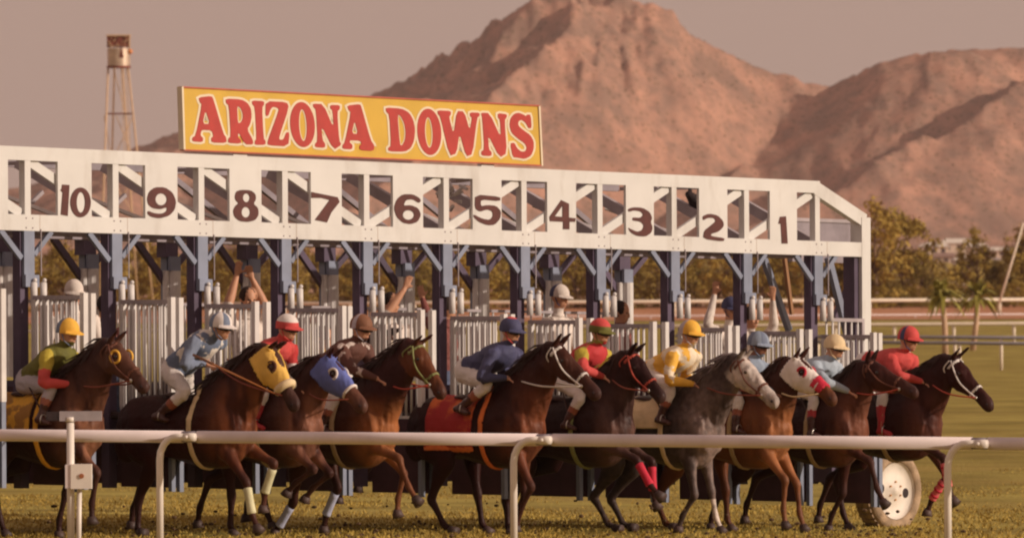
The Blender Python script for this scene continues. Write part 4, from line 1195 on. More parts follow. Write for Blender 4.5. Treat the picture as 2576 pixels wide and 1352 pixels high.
def build_horse(sp):
    h = {}
    place(h, sp['cap'][0], sp['s'], sp.get('x0', 0.42), sp.get('dh', 0))
    t = thing('racehorse', sp['label'], 'horse', h['loc'], 'racehorses leaping out of the starting gate', h['rz'], world_coords=False)
    L = lambda px, py, y=0.0: hl(h, px, py, y)
    lift = sp.get('lift', 0.0) - 0.13
    pit = sp.get('pitch', 0.04)
    def B(x, z):      # body point, pitched about the barrel
        return (x - z * 0 + (-(z - 1.2)) * pit * 0.5, z + lift + (x - 0.1) * pit)
    rings = []
    for x, z, rw, rh in [(-0.90, 1.26, .07, .10), (-0.82, 1.25, .17, .21), (-0.66, 1.25, .245, .27), (-0.45, 1.27, .25, .265), (-0.20, 1.245, .255, .265), (0.05, 1.215, .265, .30), (0.28, 1.20, .262, .33), (0.48, 1.22, .235, .345), (0.64, 1.24, .19, .27), (0.76, 1.25, .12, .17)]:
        bx, bz = B(x, z)
        rings.append((bx, 0, bz - .02, rw * 1.04, rh * 1.16))
    mb = MB()
    loft(mb, rings, n=20, sub=3)
    poll = Vector((*[0], 0, 0))
    px, pz = L(*sp['poll']); nx, nz = L(*sp['nose'])
    poll = Vector((px, 0, pz)); nose = Vector((nx, 0, nz))
    hd = (nose - poll); hd.normalize()
    HL = min(0.74, max(0.58, (nose - poll).length + 0.03))
    hup = Vector((-hd.z, 0, hd.x))
    if hup.z < 0: hup = -hup
    # neck
    w = Vector((*[B(0.40, 1.30)[0]], 0, B(0.40, 1.30)[1])) if False else Vector((B(0.42, 1.32)[0], 0, B(0.42, 1.32)[1]))
    cr = Vector((B(0.18, 1.42)[0], 0, B(0.18, 1.42)[1]))
    pe = poll - hup * 0.055 - hd * 0.02
    nk = []
    mid = w.lerp(pe, 0.5) + Vector((0.03, 0, -0.02))
    for tt, rw, rh in [(0.0, .20, .385), (0.22, .165, .34), (0.48, .128, .265), (0.72, .102, .20), (0.92, .086, .145), (1.03, .075, .11)]:
        c = (w * (1 - tt) ** 2 + mid * 2 * tt * (1 - tt) + pe * tt ** 2)
        nk.append((c.x, 0, c.z, rw, rh))
    loft(mb, nk, n=18, sub=3)
    loft(mb, [(cr.x - .12, 0, cr.z - .02, .06, .06), (cr.x + .1, 0, cr.z + .03, .075, .08), (w.x + .03, 0, w.z + .22, .06, .08)], n=10)   # withers
    # head
    hr = []
    for q, rw, rh, off in [(-0.10, .050, .060, -.02), (0.0, .080, .098, 0), (0.13, .093, .128, .022), (0.27, .090, .142, .036), (0.40, .074, .122, .026), (0.54, .060, .096, .012), (0.68, .053, .079, .002), (0.80, .055, .074, .000), (0.90, .057, .073, .004), (0.97, .050, .060, .010), (1.0, .036, .040, .012)]:
        c = poll - hup * 0.06 + hd * (HL * q) - hup * off
        hr.append((c.x, 0, c.z, rw, rh))
    loft(mb, hr, n=18, sub=3)
    for s in (-1, 1):       # cheeks, eye sockets, nostril rims
        c = poll - hup * .095 + hd * HL * .28; mb.ball((c.x, s * .055, c.z), .075, 1.15, .5, 1.1, 12)
        c = poll - hup * .028 + hd * HL * .26; mb.ball((c.x, s * .070, c.z), .034, 1.2, .7, 1, 10)
        c = poll - hup * .045 + hd * HL * .90; mb.ball((c.x, s * .040, c.z), .026, 1.2, .7, 1.1, 10)
    # ears
    ea = sp.get('ear', 0.0)
    for s in (-1, 1):
        b = poll + hup * 0.015 + hd * (-0.01)
        tip = b + (hup * 1.0 + hd * (0.1 + ea * (1 if s > 0 else .6))).normalized() * 0.165
        b3 = Vector((b.x, s * .045, b.z)); t3 = Vector((tip.x, s * .078, tip.z))
        loft(mb, [(*b3, .030, .028), (*(b3.lerp(t3, .35)), .034, .022), (*(b3.lerp(t3, .75)), .022, .014), (*t3, .006, .005)], n=10, sub=2)
    # hind legs
    legs = {}
    def px3(p, y):
        x, z = L(p[0], p[1], y)
        return Vector((x, y, z))
    dflt_h = [((-0.45, 0.52), (-0.30, 0.05)), ((-0.75, 0.55), (-0.92, 0.12))]
    dflt_f = [((0.80, 0.75), (0.62, 0.42)), ((0.70, 0.60), (0.85, 0.14))]
    for i, s in enumerate((-1, 1)):
        y = s * 0.15
        hip = Vector((*[B(-0.60, 1.25)[0]], y, B(-0.60, 1.25)[1])) if False else Vector((B(-0.60, 1.22)[0], y, B(-0.60, 1.22)[1]))
        spc = sp.get('hind', [None, None])[i]
        if spc: hock, foot = px3(spc[0], y), px3(spc[1], y)
        else:
            a, b = sp.get('hind_def', dflt_h)[i]; hock, foot = Vector((a[0], y, a[1])), Vector((b[0], y, b[1]))
        d = hock - hip
        if d.length > 0.80: hock = hip + d * (0.80 / d.length)
        stifle, hock = knee2(hip, hock, 0.40, 0.46, 1)
        stifle.y = y + s * .02; hock.y = y * .9
        foot = lim(hock, foot, 0.42, 0.52)
        fd = (foot - hock).normalized()
        fet = hock + fd * (foot - hock).length * 0.70
        bk = Vector((-fd.z, 0, fd.x)); 
        fet += bk * (-0.025)
        foot.z = max(foot.z, 0.045)
        hoofd = (foot - fet).normalized()
        toe = foot
        loft(mb, [(*hip, .12, .20), (*(hip.lerp(stifle, .45) + Vector((-.03, 0, 0))), .125, .20), (*stifle, .095, .135), (*(stifle.lerp(hock, .35)), .072, .095), (*(stifle.lerp(hock, .75)), .042, .052), (*hock, .043, .058), (*(hock.lerp(fet, .25)), .034, .043), (*(hock.lerp(fet, .7)), .029, .033), (*fet, .037, .040), (*(fet.lerp(toe, .55)), .029, .031), (*toe, .036, .036)], n=12, sub=3)
        g = hip + Vector((-.10, 0, -.12)); mb.ball(tuple(g), .16, 1.0, .62, 1.35, 14)
        legs[('h', i)] = (hock, fet, toe, hoofd, stifle)
    for i, s in enumerate((-1, 1)):
        y = s * 0.135
        sh = Vector((B(0.60, 1.18)[0], y, B(0.60, 1.18)[1])); el = Vector((B(0.44, 0.98)[0], y, B(0.44, 0.98)[1]))
        spc = sp.get('fore', [None, None])[i]
        if spc: kn, foot = px3(spc[0], y), px3(spc[1], y)
        else:
            a, b = sp.get('fore_def', dflt_f)[i]; kn, foot = Vector((a[0], y, a[1])), Vector((b[0], y, b[1]))
        # the elbow swings with the forearm
        el = el + Vector((max(-.06, min(.10, (kn.x - el.x) * .25)), 0, max(0, (kn.x - el.x)) * .10))
        kn = lim(el, kn, 0.40, 0.47)
        foot = lim(kn, foot, 0.36, 0.45)
        foot.z = max(foot.z, 0.045)
        fd = (foot - kn).normalized(); bk = Vector((-fd.z, 0, fd.x))
        fet = kn + fd * (foot - kn).length * .68 + bk * (-.022)
        toe = foot
        loft(mb, [(*(sh + Vector((-.08, 0, .16))), .06, .12), (*sh, .095, .15), (*el, .085, .115), (*(el.lerp(kn, .3)), .066, .082), (*(el.lerp(kn, .75)), .042, .046), (*kn, .045, .048), (*(kn.lerp(fet, .22)), .032, .036), (*(kn.lerp(fet, .7)), .027, .030), (*fet, .035, .037), (*(fet.lerp(toe, .55)), .028, .029), (*toe, .036, .036)], n=12, sub=3)
        mb.ball((B(0.66, 1.10)[0], s * .09, B(0.66, 1.10)[1]), .12, .8, .75, 1.15, 14)     # pectoral
        mb.ball((B(0.46, 1.22)[0], s * .17, B(0.46, 1.22)[1]), .13, .7, .6, 1.5, 14)     # shoulder
        legs[('f', i)] = (kn, fet, toe, (toe - fet).normalized(), el)
    me = remesh(mb, 0.0155, 3, 'body')
    # coat colour per vertex: own markings, plus a sunlit chest painted in
    V = mesh_np(me); NR = normals_np(me)
    wz = np.clip((V[:, 2] - .75) * 4, 0, 1)
    am = .010 * wz * np.clip((V[:, 0] + 1.0) * 3, 0, 1)
    dsp = fbm(V[:, 0] * 9 + V[:, 1] * 9 + sp['s'], V[:, 2] * 4.0 + V[:, 0] * 3, 3, 7, .5, True) * am + fbm(V[:, 0] * 22 + V[:, 1] * 18, V[:, 2] * 14, 2, 3) * .003 * wz
    V = V + NR * dsp[:, None]; me.vertices.foreach_set('co', V.ravel()); me.update()
    base = np.array(sp['coat']) * sp.get('bd', .30); pts_c = np.array(sp.get('points', (0.045, 0.018, 0.016)))
    col = np.ones((len(V), 4)); col[:, :3] = base
    def blend(w, c): 
        w = np.clip(w, 0, 1)[:, None]; col[:, :3] = col[:, :3] * (1 - w) + np.array(c) * w
    if sp.get('chest') is not None:  # sunlight on the chest painted as paler coat, mottled like highlights
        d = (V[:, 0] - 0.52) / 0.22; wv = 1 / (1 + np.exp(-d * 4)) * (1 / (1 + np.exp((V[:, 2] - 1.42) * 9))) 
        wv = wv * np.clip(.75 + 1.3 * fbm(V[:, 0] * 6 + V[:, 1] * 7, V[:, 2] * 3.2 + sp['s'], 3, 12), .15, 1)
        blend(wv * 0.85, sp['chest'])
    if sp.get('neckc') is not None:
        a = np.array(w); b = np.array(pe); dd, tt = segdist(V, a, b)
        blend((dd < .33) * np.clip((V[:, 2] - 1.25) * 5, 0, 1) * np.clip(tt * 3, 0, 1), sp['neckc'])
    for k, (j, f, tt, hd_, up_) in legs.items():
        dd, q = segdist(V, j, f); dd2, q2 = segdist(V, f, tt)
        dd0, q0 = segdist(V, up_, j)
        wv = np.maximum(np.clip((.085 - dd) / .03, 0, 1), np.clip((.085 - dd2) / .03, 0, 1))
        wv = np.maximum(wv, np.clip((.11 - dd0) / .04, 0, 1) * np.clip((q0 - .55) * 2.5, 0, 1))
        blend(wv * sp.get('legdark', .85), pts_c)
        if sp.get('socks', {}).get(k): blend(np.clip((.08 - dd2) / .02, 0, 1) + np.clip((.07 - dd) / .02, 0, 1) * (q > .3), (0.60, 0.50, 0.44))
    hq = ((V - np.array(poll - hup * .06)) @ np.array(hd)) / HL
    hdist, _ = segdist(V, poll - hup * .06, poll - hup * .06 + hd * HL)
    if sp.get('headc') is not None: blend((hdist < .19) * np.clip((hq + .05) * 8, 0, 1) * (V[:, 2] > .9), sp['headc'])
    blend(np.clip((hq - .72) * 5, 0, 1) * (hdist < .12) * .7, sp.get('muzzle', (0.05, 0.025, 0.024)))
    if sp.get('star'):
        c = np.array(poll + hd * HL * .22 + hup * .03); blend(np.clip((.055 - np.linalg.norm(V - c, axis=1)) / .015, 0, 1), (.7, .6, .5))
    at = me.color_attributes.new('coat', 'FLOAT_COLOR', 'POINT'); at.data.foreach_set('color', col.ravel())
    me.materials.clear(); me.materials.append(M_coat if not sp.get('dapple') else M_dapple)
    body = link('body', me, t)
    # eyes, nostrils, hooves
    for s in (-1, 1):
        mb = MB(); c = poll - hup * .030 + hd * HL * .265; mb.ball((c.x, s * .084, c.z), .020, 1.2, .7, 1, 10); mb.build('eye', M_eye, t, smooth=True)
        mb = MB(); c = poll - hup * .045 + hd * HL * .925; mb.ball((c.x, s * .054, c.z), .014, 1.3, .5, 1.0, 8); mb.build('nostril', M_black, t, smooth=True)
    for k, (j, f, tt, hdn, up_) in legs.items():
        n2 = hdn; a = tt - n2 * .02; mb = MB()
        mb.tube([a, a + n2 * .035, a + n2 * .08 + Vector((.016, 0, 0))], [.040, .050, .062], 14); mb.build('hoof', M_hoof, t, smooth=True)
    # mane and tail of tapered locks
    rr = random.Random(int(sp['s'] * 10 + sp['cap'][0]))
    mm = sp.get('mane', (0.04, 0.016, 0.014)); M_m = mat('mane_%d' % int(mm[0] * 1000), mm, 0.55, var=.25, scale=8)
    mb = MB()
    crest = []
    for i in range(30):
        tt = i / 29
        c = (w * (1 - tt) ** 2 + mid * 2 * tt * (1 - tt) + pe * tt ** 2)
        d = ((mid - w) * (1 - tt) + (pe - mid) * tt).normalized(); u = Vector((-d.z, 0, d.x))
        rh = float(np.interp(tt, [0, .22, .48, .72, .92, 1], [.365, .325, .255, .193, .14, .12]))
        crest.append((c + u * (rh - .015), u, d))
    wind = sp.get('wind', 0.5)
    for i in range(420):
        c, u, d = crest[rr.randrange(3, 30)]
        c = c + d * rr.uniform(-.02, .02)
        ln = rr.uniform(.08, .23)
        dr = (u * rr.uniform(.2, 1.9) * wind - d * rr.uniform(.3, 1.1) + Vector((0, rr.uniform(-.9, .5), 0)) - Vector((0, 0, .2))).normalized()
        p1 = c + dr * ln * .5; p2 = c + dr * ln - Vector((0, 0, ln * .25))
        y0 = rr.uniform(-.02, .02)
        mb.tube([c + Vector((0, y0, 0)), p1 + Vector((0, y0, 0)), p2 + Vector((0, y0, 0))], [.014, .011, .002], 4, caps=False)
    for i in range(14):   # forelock
        c = poll + Vector((0, rr.uniform(-.02, .02), 0)) + hup * .0
        mb.tube([c, c + hd * .06 + hup * .02, c + hd * rr.uniform(.1, .17) + hup * .0 + Vector((0, rr.uniform(-.04, .04), 0))], [.010, .009, .002], 4, caps=False)
    kind(mb.build('mane', M_m, t, smooth=True), 'stuff')
    mb = MB(); tb = Vector((B(-.88, 1.36)[0], 0, B(-.88, 1.36)[1]))
    for i in range(90):
        e = tb + Vector((-rr.uniform(.25, .75), rr.uniform(-.12, .12), -rr.uniform(.15, .65)))
        m2 = tb + Vector((-.16, rr.uniform(-.03, .03), rr.uniform(-.02, .05)))
        mb.tube([tb + Vector((.03, rr.uniform(-.02, .02), 0)), m2, m2.lerp(e, .6) + Vector((0, 0, .04)), e], [.018, .018, .013, .002], 4, caps=False)
    kind(mb.build('tail', M_m, t, smooth=True), 'stuff')
    # tack ------------------------------------------------------------
    FC = face_centers(me)
    fq = ((FC - np.array(poll - hup * .06)) @ np.array(hd)) / HL
    fdist, _ = segdist(FC, poll - hup * .06, poll - hup * .06 + hd * HL)
    fu = (FC - np.array(poll - hup * .06)) @ np.array(hup)
    eyec = [np.array((*[(poll - hup * .030 + hd * HL * .265).x], s * .085, (poll - hup * .030 + hd * HL * .265).z)) for s in (-1, 1)]
    ed = np.minimum(np.linalg.norm(FC - eyec[0], axis=1), np.linalg.norm(FC - eyec[1], axis=1))
    earlim = fu < 0.095
    if sp.get('hood'):
        mk = (fq > -.06) & (fq < sp.get('hood_to', .60)) & (fdist < .19) & (ed > .040) & earlim & (FC[:, 0] > poll.x - .2)
        shell(me, mk, .010, 'hood', sp['hood'], t)
        if sp.get('eyering'):
            for s in (-1, 1):
                c = poll - hup * .030 + hd * HL * .265
                mb = MB(); pts = []
                for q in range(17):
                    a = 2 * math.pi * q / 16
                    pts.append(Vector((c.x, s * .092, c.z)) + (hd * math.cos(a) + hup * math.sin(a)) * .052 + Vector((0, -s * .012 * abs(math.sin(a)), 0)))
                mb.tube(pts, .013, 8, caps=False); mb.build('eye_cup', sp['eyering'], t, smooth=True)
    elif sp.get('eyering'):
        for s in (-1, 1):
            c = poll - hup * .030 + hd * HL * .265
            mb = MB(); pts = []
            for q in range(17):
                a = 2 * math.pi * q / 16
                pts.append(Vector((c.x, s * .092, c.z)) + (hd * math.cos(a) + hup * math.sin(a)) * .060)
            mb.tube(pts, .012, 8, caps=False); mb.build('eye_cup', sp['eyering'], t, smooth=True)
    if sp.get('noseroll'):
        c = poll - hup * .06 + hd * HL * .60
        mb = MB(); pts = []
        for q in range(13):
            a = R(-70) + R(320) * q / 12
            pts.append(c + hup * math.sin(a) * .085 + Vector((0, math.cos(a) * .066, 0)))
        mb.tube(pts, sp.get('nrr', .030), 10); mb.build('nose_roll', sp['noseroll'], t, smooth=True)
    if sp.get('mask2'):   # coloured patch across the nose
        mk = (fq > .50) & (fq < .72) & (fdist < .14) & (fu > -.02)
        shell(me, mk, .020, 'nose_cover', sp['mask2'], t)
    br = sp.get('bridle')
    if br:
        def band(qa, q_b, off, nm):
            mk = (fq > qa) & (fq < q_b) & (fdist < .18) & earlim & (FC[:, 0] > poll.x - .22)
            return shell(me, mk, off, nm, br, t)
        band(.60, .635, .009, 'noseband')
        mk = (fq > .055) & (fq < .095) & (fdist < .18) & earlim & (fu > -.03)
        shell(me, mk, .010, 'browband', br, t)
        for s in (-1, 1):
            a = poll - hup * .01 + hd * .01; b = poll - hup * .10 + hd * HL * .40; c = poll - hup * .085 + hd * HL * .72
            mb = MB(); P = [Vector((a.x, s * .074, a.z)), Vector((a.lerp(b, .5).x, s * .103, a.lerp(b, .5).z)), Vector((b.x, s * .088, b.z)), Vector((c.x, s * .060, c.z))]
            mb.tube([Vector(q) for q in catmull([tuple(p) for p in P], 4)], .0095, 6); mb.build('cheek_strap', br, t, smooth=True)
            g = poll - hup * .175 + hd * HL * .12
            mb = MB(); P = [Vector((a.x - .02, s * .074, a.z)), Vector((g.x - .02, s * .100, (a.z + g.z) / 2)), Vector((g.x, s * .04, g.z - .01))]
            mb.tube([Vector(q) for q in catmull([tuple(p) for p in P], 4)], .008, 6); mb.build('throat_strap', br, t, smooth=True)
            mb = MB(); mb.ball((c.x, s * .064, c.z), .020, 1, .4, 1, 10); mb.build('bit_ring', M_bit, t, smooth=True)
    h['bit'] = [poll - hup * .085 + hd * HL * .72 + Vector((0, s * .064, 0)) for s in (-1, 1)]
    # reins to the rider's hands
    hands = sp['hands3']
    for i, s in enumerate((-1, 1)):
        mb = MB(); a = h['bit'][i]; b = hands[i]
        m_ = a.lerp(b, .5) + Vector((0, s * .09, -.035))
        mb.tube([Vector(q) for q in catmull([tuple(a), tuple(m_), tuple(b)], 5)], .0085, 5); mb.build('rein', sp.get('reinm', M_rein), t, smooth=True)
    # saddle cloth, girth, saddle
    if sp.get('cloth'):
        x0, x1, zl = sp.get('clothbox', (-.42, .18, 1.12))
        mk = (FC[:, 0] > x0) & (FC[:, 0] < x1) & (FC[:, 2] > zl + lift) & (FC[:, 2] < 1.75)
        shell(me, mk, .016, 'saddle_cloth', sp['cloth'], t)
        if sp.get('clothtrim'):
            mk = (FC[:, 0] > x0) & (FC[:, 0] < x1) & (FC[:, 2] > zl - .035 + lift) & (FC[:, 2] < zl + .01 + lift)
            shell(me, mk, .019, 'cloth_edge', sp['clothtrim'], t)
    gm = sp.get('girth', M_girth)
    mk = (FC[:, 0] > .205) & (FC[:, 0] < .25) & (FC[:, 2] > .60) & (np.abs(FC[:, 1]) < .30)
    shell(me, mk, .020, 'girth', gm, t)
    sz = B(0, 1.5)[1]
    mb = MB(); loft(mb, [(-.26, 0, sz + .035, .10, .02), (-.16, 0, sz + .035, .15, .03), (0, 0, sz + .01, .11, .03), (.14, 0, sz + .03, .09, .035), (.2, 0, sz + .06, .05, .025)], n=14); mb.build('saddle', M_saddle, t, smooth=True)
    for k, m in sp.get('wraps', {}).items():
        j, f, tt, hdn, up_ = legs[k]
        mb = MB(); loft(mb, [(*(j.lerp(f, .20)), .044, .047), (*(j.lerp(f, .5)), .040, .043), (*(j.lerp(f, .85)), .042, .044), (*(j.lerp(f, 1.0)), .046, .048)], n=14, sub=2)
        mb.build('leg_wrap', m, t, smooth=True)
        if sp.get('wrapstripe'):
            for q in (.3, .55, .8):
                c1, c2 = j.lerp(f, q), j.lerp(f, q + .07)
                mb = MB(); mb.tube([c1, c2], .049, 14); mb.build('wrap_stripe', sp['wrapstripe'], t, smooth=True)
    h['t'] = t; h['legs'] = legs
    return h

# ------------------------------------------------------------------ people
def hand_geo(mb, wrist, palm_dir, up, side, spread=0.0, curl=0.0, sc=1.0):
    """palm + four fingers + thumb.  up: back-of-hand normal, side: towards the thumb"""
    pd, up, side = Vector(palm_dir).normalized(), Vector(up).normalized(), Vector(side).normalized()
    c0 = Vector(wrist); c1 = c0 + pd * .085 * sc
    loft(mb, [(*c0, .026 * sc, .019 * sc), (*(c0.lerp(c1, .5)), .038 * sc, .015 * sc), (*c1, .040 * sc, .013 * sc)], lat=side, n=12, sub=2)
    for i, (o, ln) in enumerate(((.030, .070), (.010, .078), (-.010, .073), (-.030, .058))):
        d = (pd + side * (o * 6 * spread)).normalized()
        b = c1 + side * o * sc - pd * .012
        m = b + d * ln * .45 * sc
        d2 = (d * math.cos(curl) - up * math.sin(curl)).normalized(); e = m + d2 * ln * .32 * sc
        d3 = (d * math.cos(curl * 2.1) - up * math.sin(curl * 2.1)).normalized(); f = e + d3 * ln * .28 * sc
        mb.tube([b, m, e, f], [.0105 * sc, .0098 * sc, .009 * sc, .0072 * sc], 8)
    b = c0 + pd * .022 * sc + side * .026 * sc
    d = (side * .85 + pd * .6).normalized()
    m = b + d * .036 * sc; e = m + (pd * .75 + side * .45 - up * curl * .4).normalized() * .032 * sc
    mb.tube([b, m, e], [.0135 * sc, .012 * sc, .0095 * sc], 8)
def head_geo(mb, c, fwd, up, sc=1.0):
    f, u = Vector(fwd).normalized(), Vector(up).normalized()
    u = (u - f * u.dot(f)).normalized(); l = u.cross(f).normalized()
    c = Vector(c)
    P = lambda a, b, d: c + f * a * sc + l * b * sc + u * d * sc
    M = Matrix((f, l, u)).transposed()
    mb.ball(P(-.01, 0, .03), .100 * sc, 1.0, .80, .98, 16, M=M)
    mb.ball(P(.020, 0, -.045), .072 * sc, .95, .80, 1.05, 14, M=M)
    mb.ball(P(.062, 0, -.090), .026 * sc, 1, 1.1, .8, 10, M=M)           # chin
    mb.ball(P(.088, 0, -.068), .015 * sc, .8, 1.5, .5, 8, M=M)            # lips
    loft(mb, [tuple(P(.082, 0, .012)) + (.009 * sc, .010 * sc), tuple(P(.102, 0, -.014)) + (.012 * sc, .012 * sc), tuple(P(.106, 0, -.032)) + (.017 * sc, .013 * sc), tuple(P(.088, 0, -.040)) + (.014 * sc, .008 * sc)], lat=l, n=8, sub=2)
    mb.ball(P(.080, 0, .026), .022 * sc, .6, 2.2, .5, 10, M=M)            # brow
    for s in (-1, 1):
        mb.ball(P(.066, s * .040, -.020), .022 * sc, .8, 1, .8, 8, M=M)   # cheek bones
        mb.ball(P(-.012, s * .082, -.014), .024 * sc, .75, .35, 1.1, 8, M=M)  # ears
    return f, l, u
def face_parts(t, c, f, l, u, sc, goggles=None, strap=None):
    c = Vector(c)
    P = lambda a, b, d: c + f * a * sc + l * b * sc + u * d * sc
    M = Matrix((f, l, u)).transposed()
    for s in (-1, 1):
        mb = MB(); mb.ball(P(.082, s * .032, .004), .0105 * sc, .7, 1.2, .75, 8, M=M); mb.build('eye', M_eye, t, smooth=True)
    mb = MB(); mb.ball(P(.094, 0, -.070), .010 * sc, .5, 2.2, .35, 8, M=M); mb.build('mouth', M_lip, t, smooth=True)
    if goggles:
        mb = MB()
        pts = [P(.100 * math.cos(R(a)) + .004, .083 * math.sin(R(a)), .004) for a in range(-75, 76, 15)]
        mb.tube(pts, [.010 * sc, .017 * sc, .021 * sc, .024 * sc, .024 * sc, .018 * sc, .024 * sc, .024 * sc, .021 * sc, .017 * sc, .010 * sc], 8); mb.build('goggles', goggles, t, smooth=True)
        mb = MB()
        pts = [P(.108 * math.cos(R(a)) - .008, .094 * math.sin(R(a)), .012) for a in list(range(75, 286, 15))]
        mb.tube(pts, .008 * sc, 6); mb.build('goggle_strap', strap or goggles, t, smooth=True)
def jockey_cap(t, c, f, l, u, m1, m2, style, sc=1.0, bob=None):
    c = Vector(c)
    vs, fs, mi = [], [], []
    n, mm = 26, 10
    for i in range(mm + 1):
        th = math.pi * .56 * i / mm
        for k in range(n):
            a = 2 * math.pi * k / n
            rx = .128 if math.cos(a) < 0 else .122
            z = math.cos(th) * .118
            if i == mm: z -= .012 * (1 - math.cos(a)) * .8
            vs.append(c + (f * (math.sin(th) * math.cos(a) * rx - .006) + l * (math.sin(th) * math.sin(a) * .104) + u * (z + .030)) * sc)
    for i in range(mm):
        for k in range(n):
            fs.append((i * n + k, (i + 1) * n + k, (i + 1) * n + (k + 1) % n, i * n + (k + 1) % n))
            a = (k + .5) / n * 360; th = 100 * (i + .5) / mm
            q = 0
            if style == 'band': q = 1 if th > 72 else 0
            elif style == 'quarters': q = int(a // 45) % 2
            elif style == 'stripe': q = 1 if (abs(abs((a + 180) % 360 - 180) - 95) < 16) else 0
            elif style == 'top': q = 1 if th < 30 else 0
            elif style == 'half': q = 1 if (100 < a < 260) else 0
            mi.append(q)
    mb = MB(); mb.add(vs, fs); mb.m = mi
    cap = mb.build('helmet', [m1, m2], t, smooth=True, origin=(0, 0, 0))
    # peak
    vs, fs = [], []
    for j in range(9):
        a = R(-62 + 124 * j / 8)
        for r0, dz in ((.118, .020), (.182 - .03 * abs(math.sin(a)) ** 2, -.004)):
            for tz in (.004, -.004):
                vs.append(c + (f * (math.cos(a) * r0 - .004) + l * (math.sin(a) * r0 * .84) + u * (dz + tz + .006)) * sc)
    for j in range(8):
        a, b = j * 4, (j + 1) * 4
        fs += [(a, a + 2, b + 2, b), (a + 1, b + 1, b + 3, a + 3), (a + 2, a + 3, b + 3, b + 2), (a, b, b + 1, a + 1)]
    fs += [(0, 1, 3, 2), (32, 34, 35, 33)]
    mb = MB(); mb.add(vs, fs); mb.build('peak', m2 if style in ('band',) else m1, t, smooth=False, origin=(0, 0, 0))
    mb = MB()
    for s in (-1, 1):
        mb.tube([c + (l * .088 * s - u * .01) * sc, c + (f * .03 + l * .078 * s - u * .075) * sc, c + (f * .055 + l * .02 * s - u * .118) * sc], .006, 6)
    mb.build('chin_strap', m2, t, smooth=True)
    if bob:
        mb = MB(); mb.ball(c + u * .155 * sc, .022 * sc); mb.build('bobble', bob, t, smooth=True)

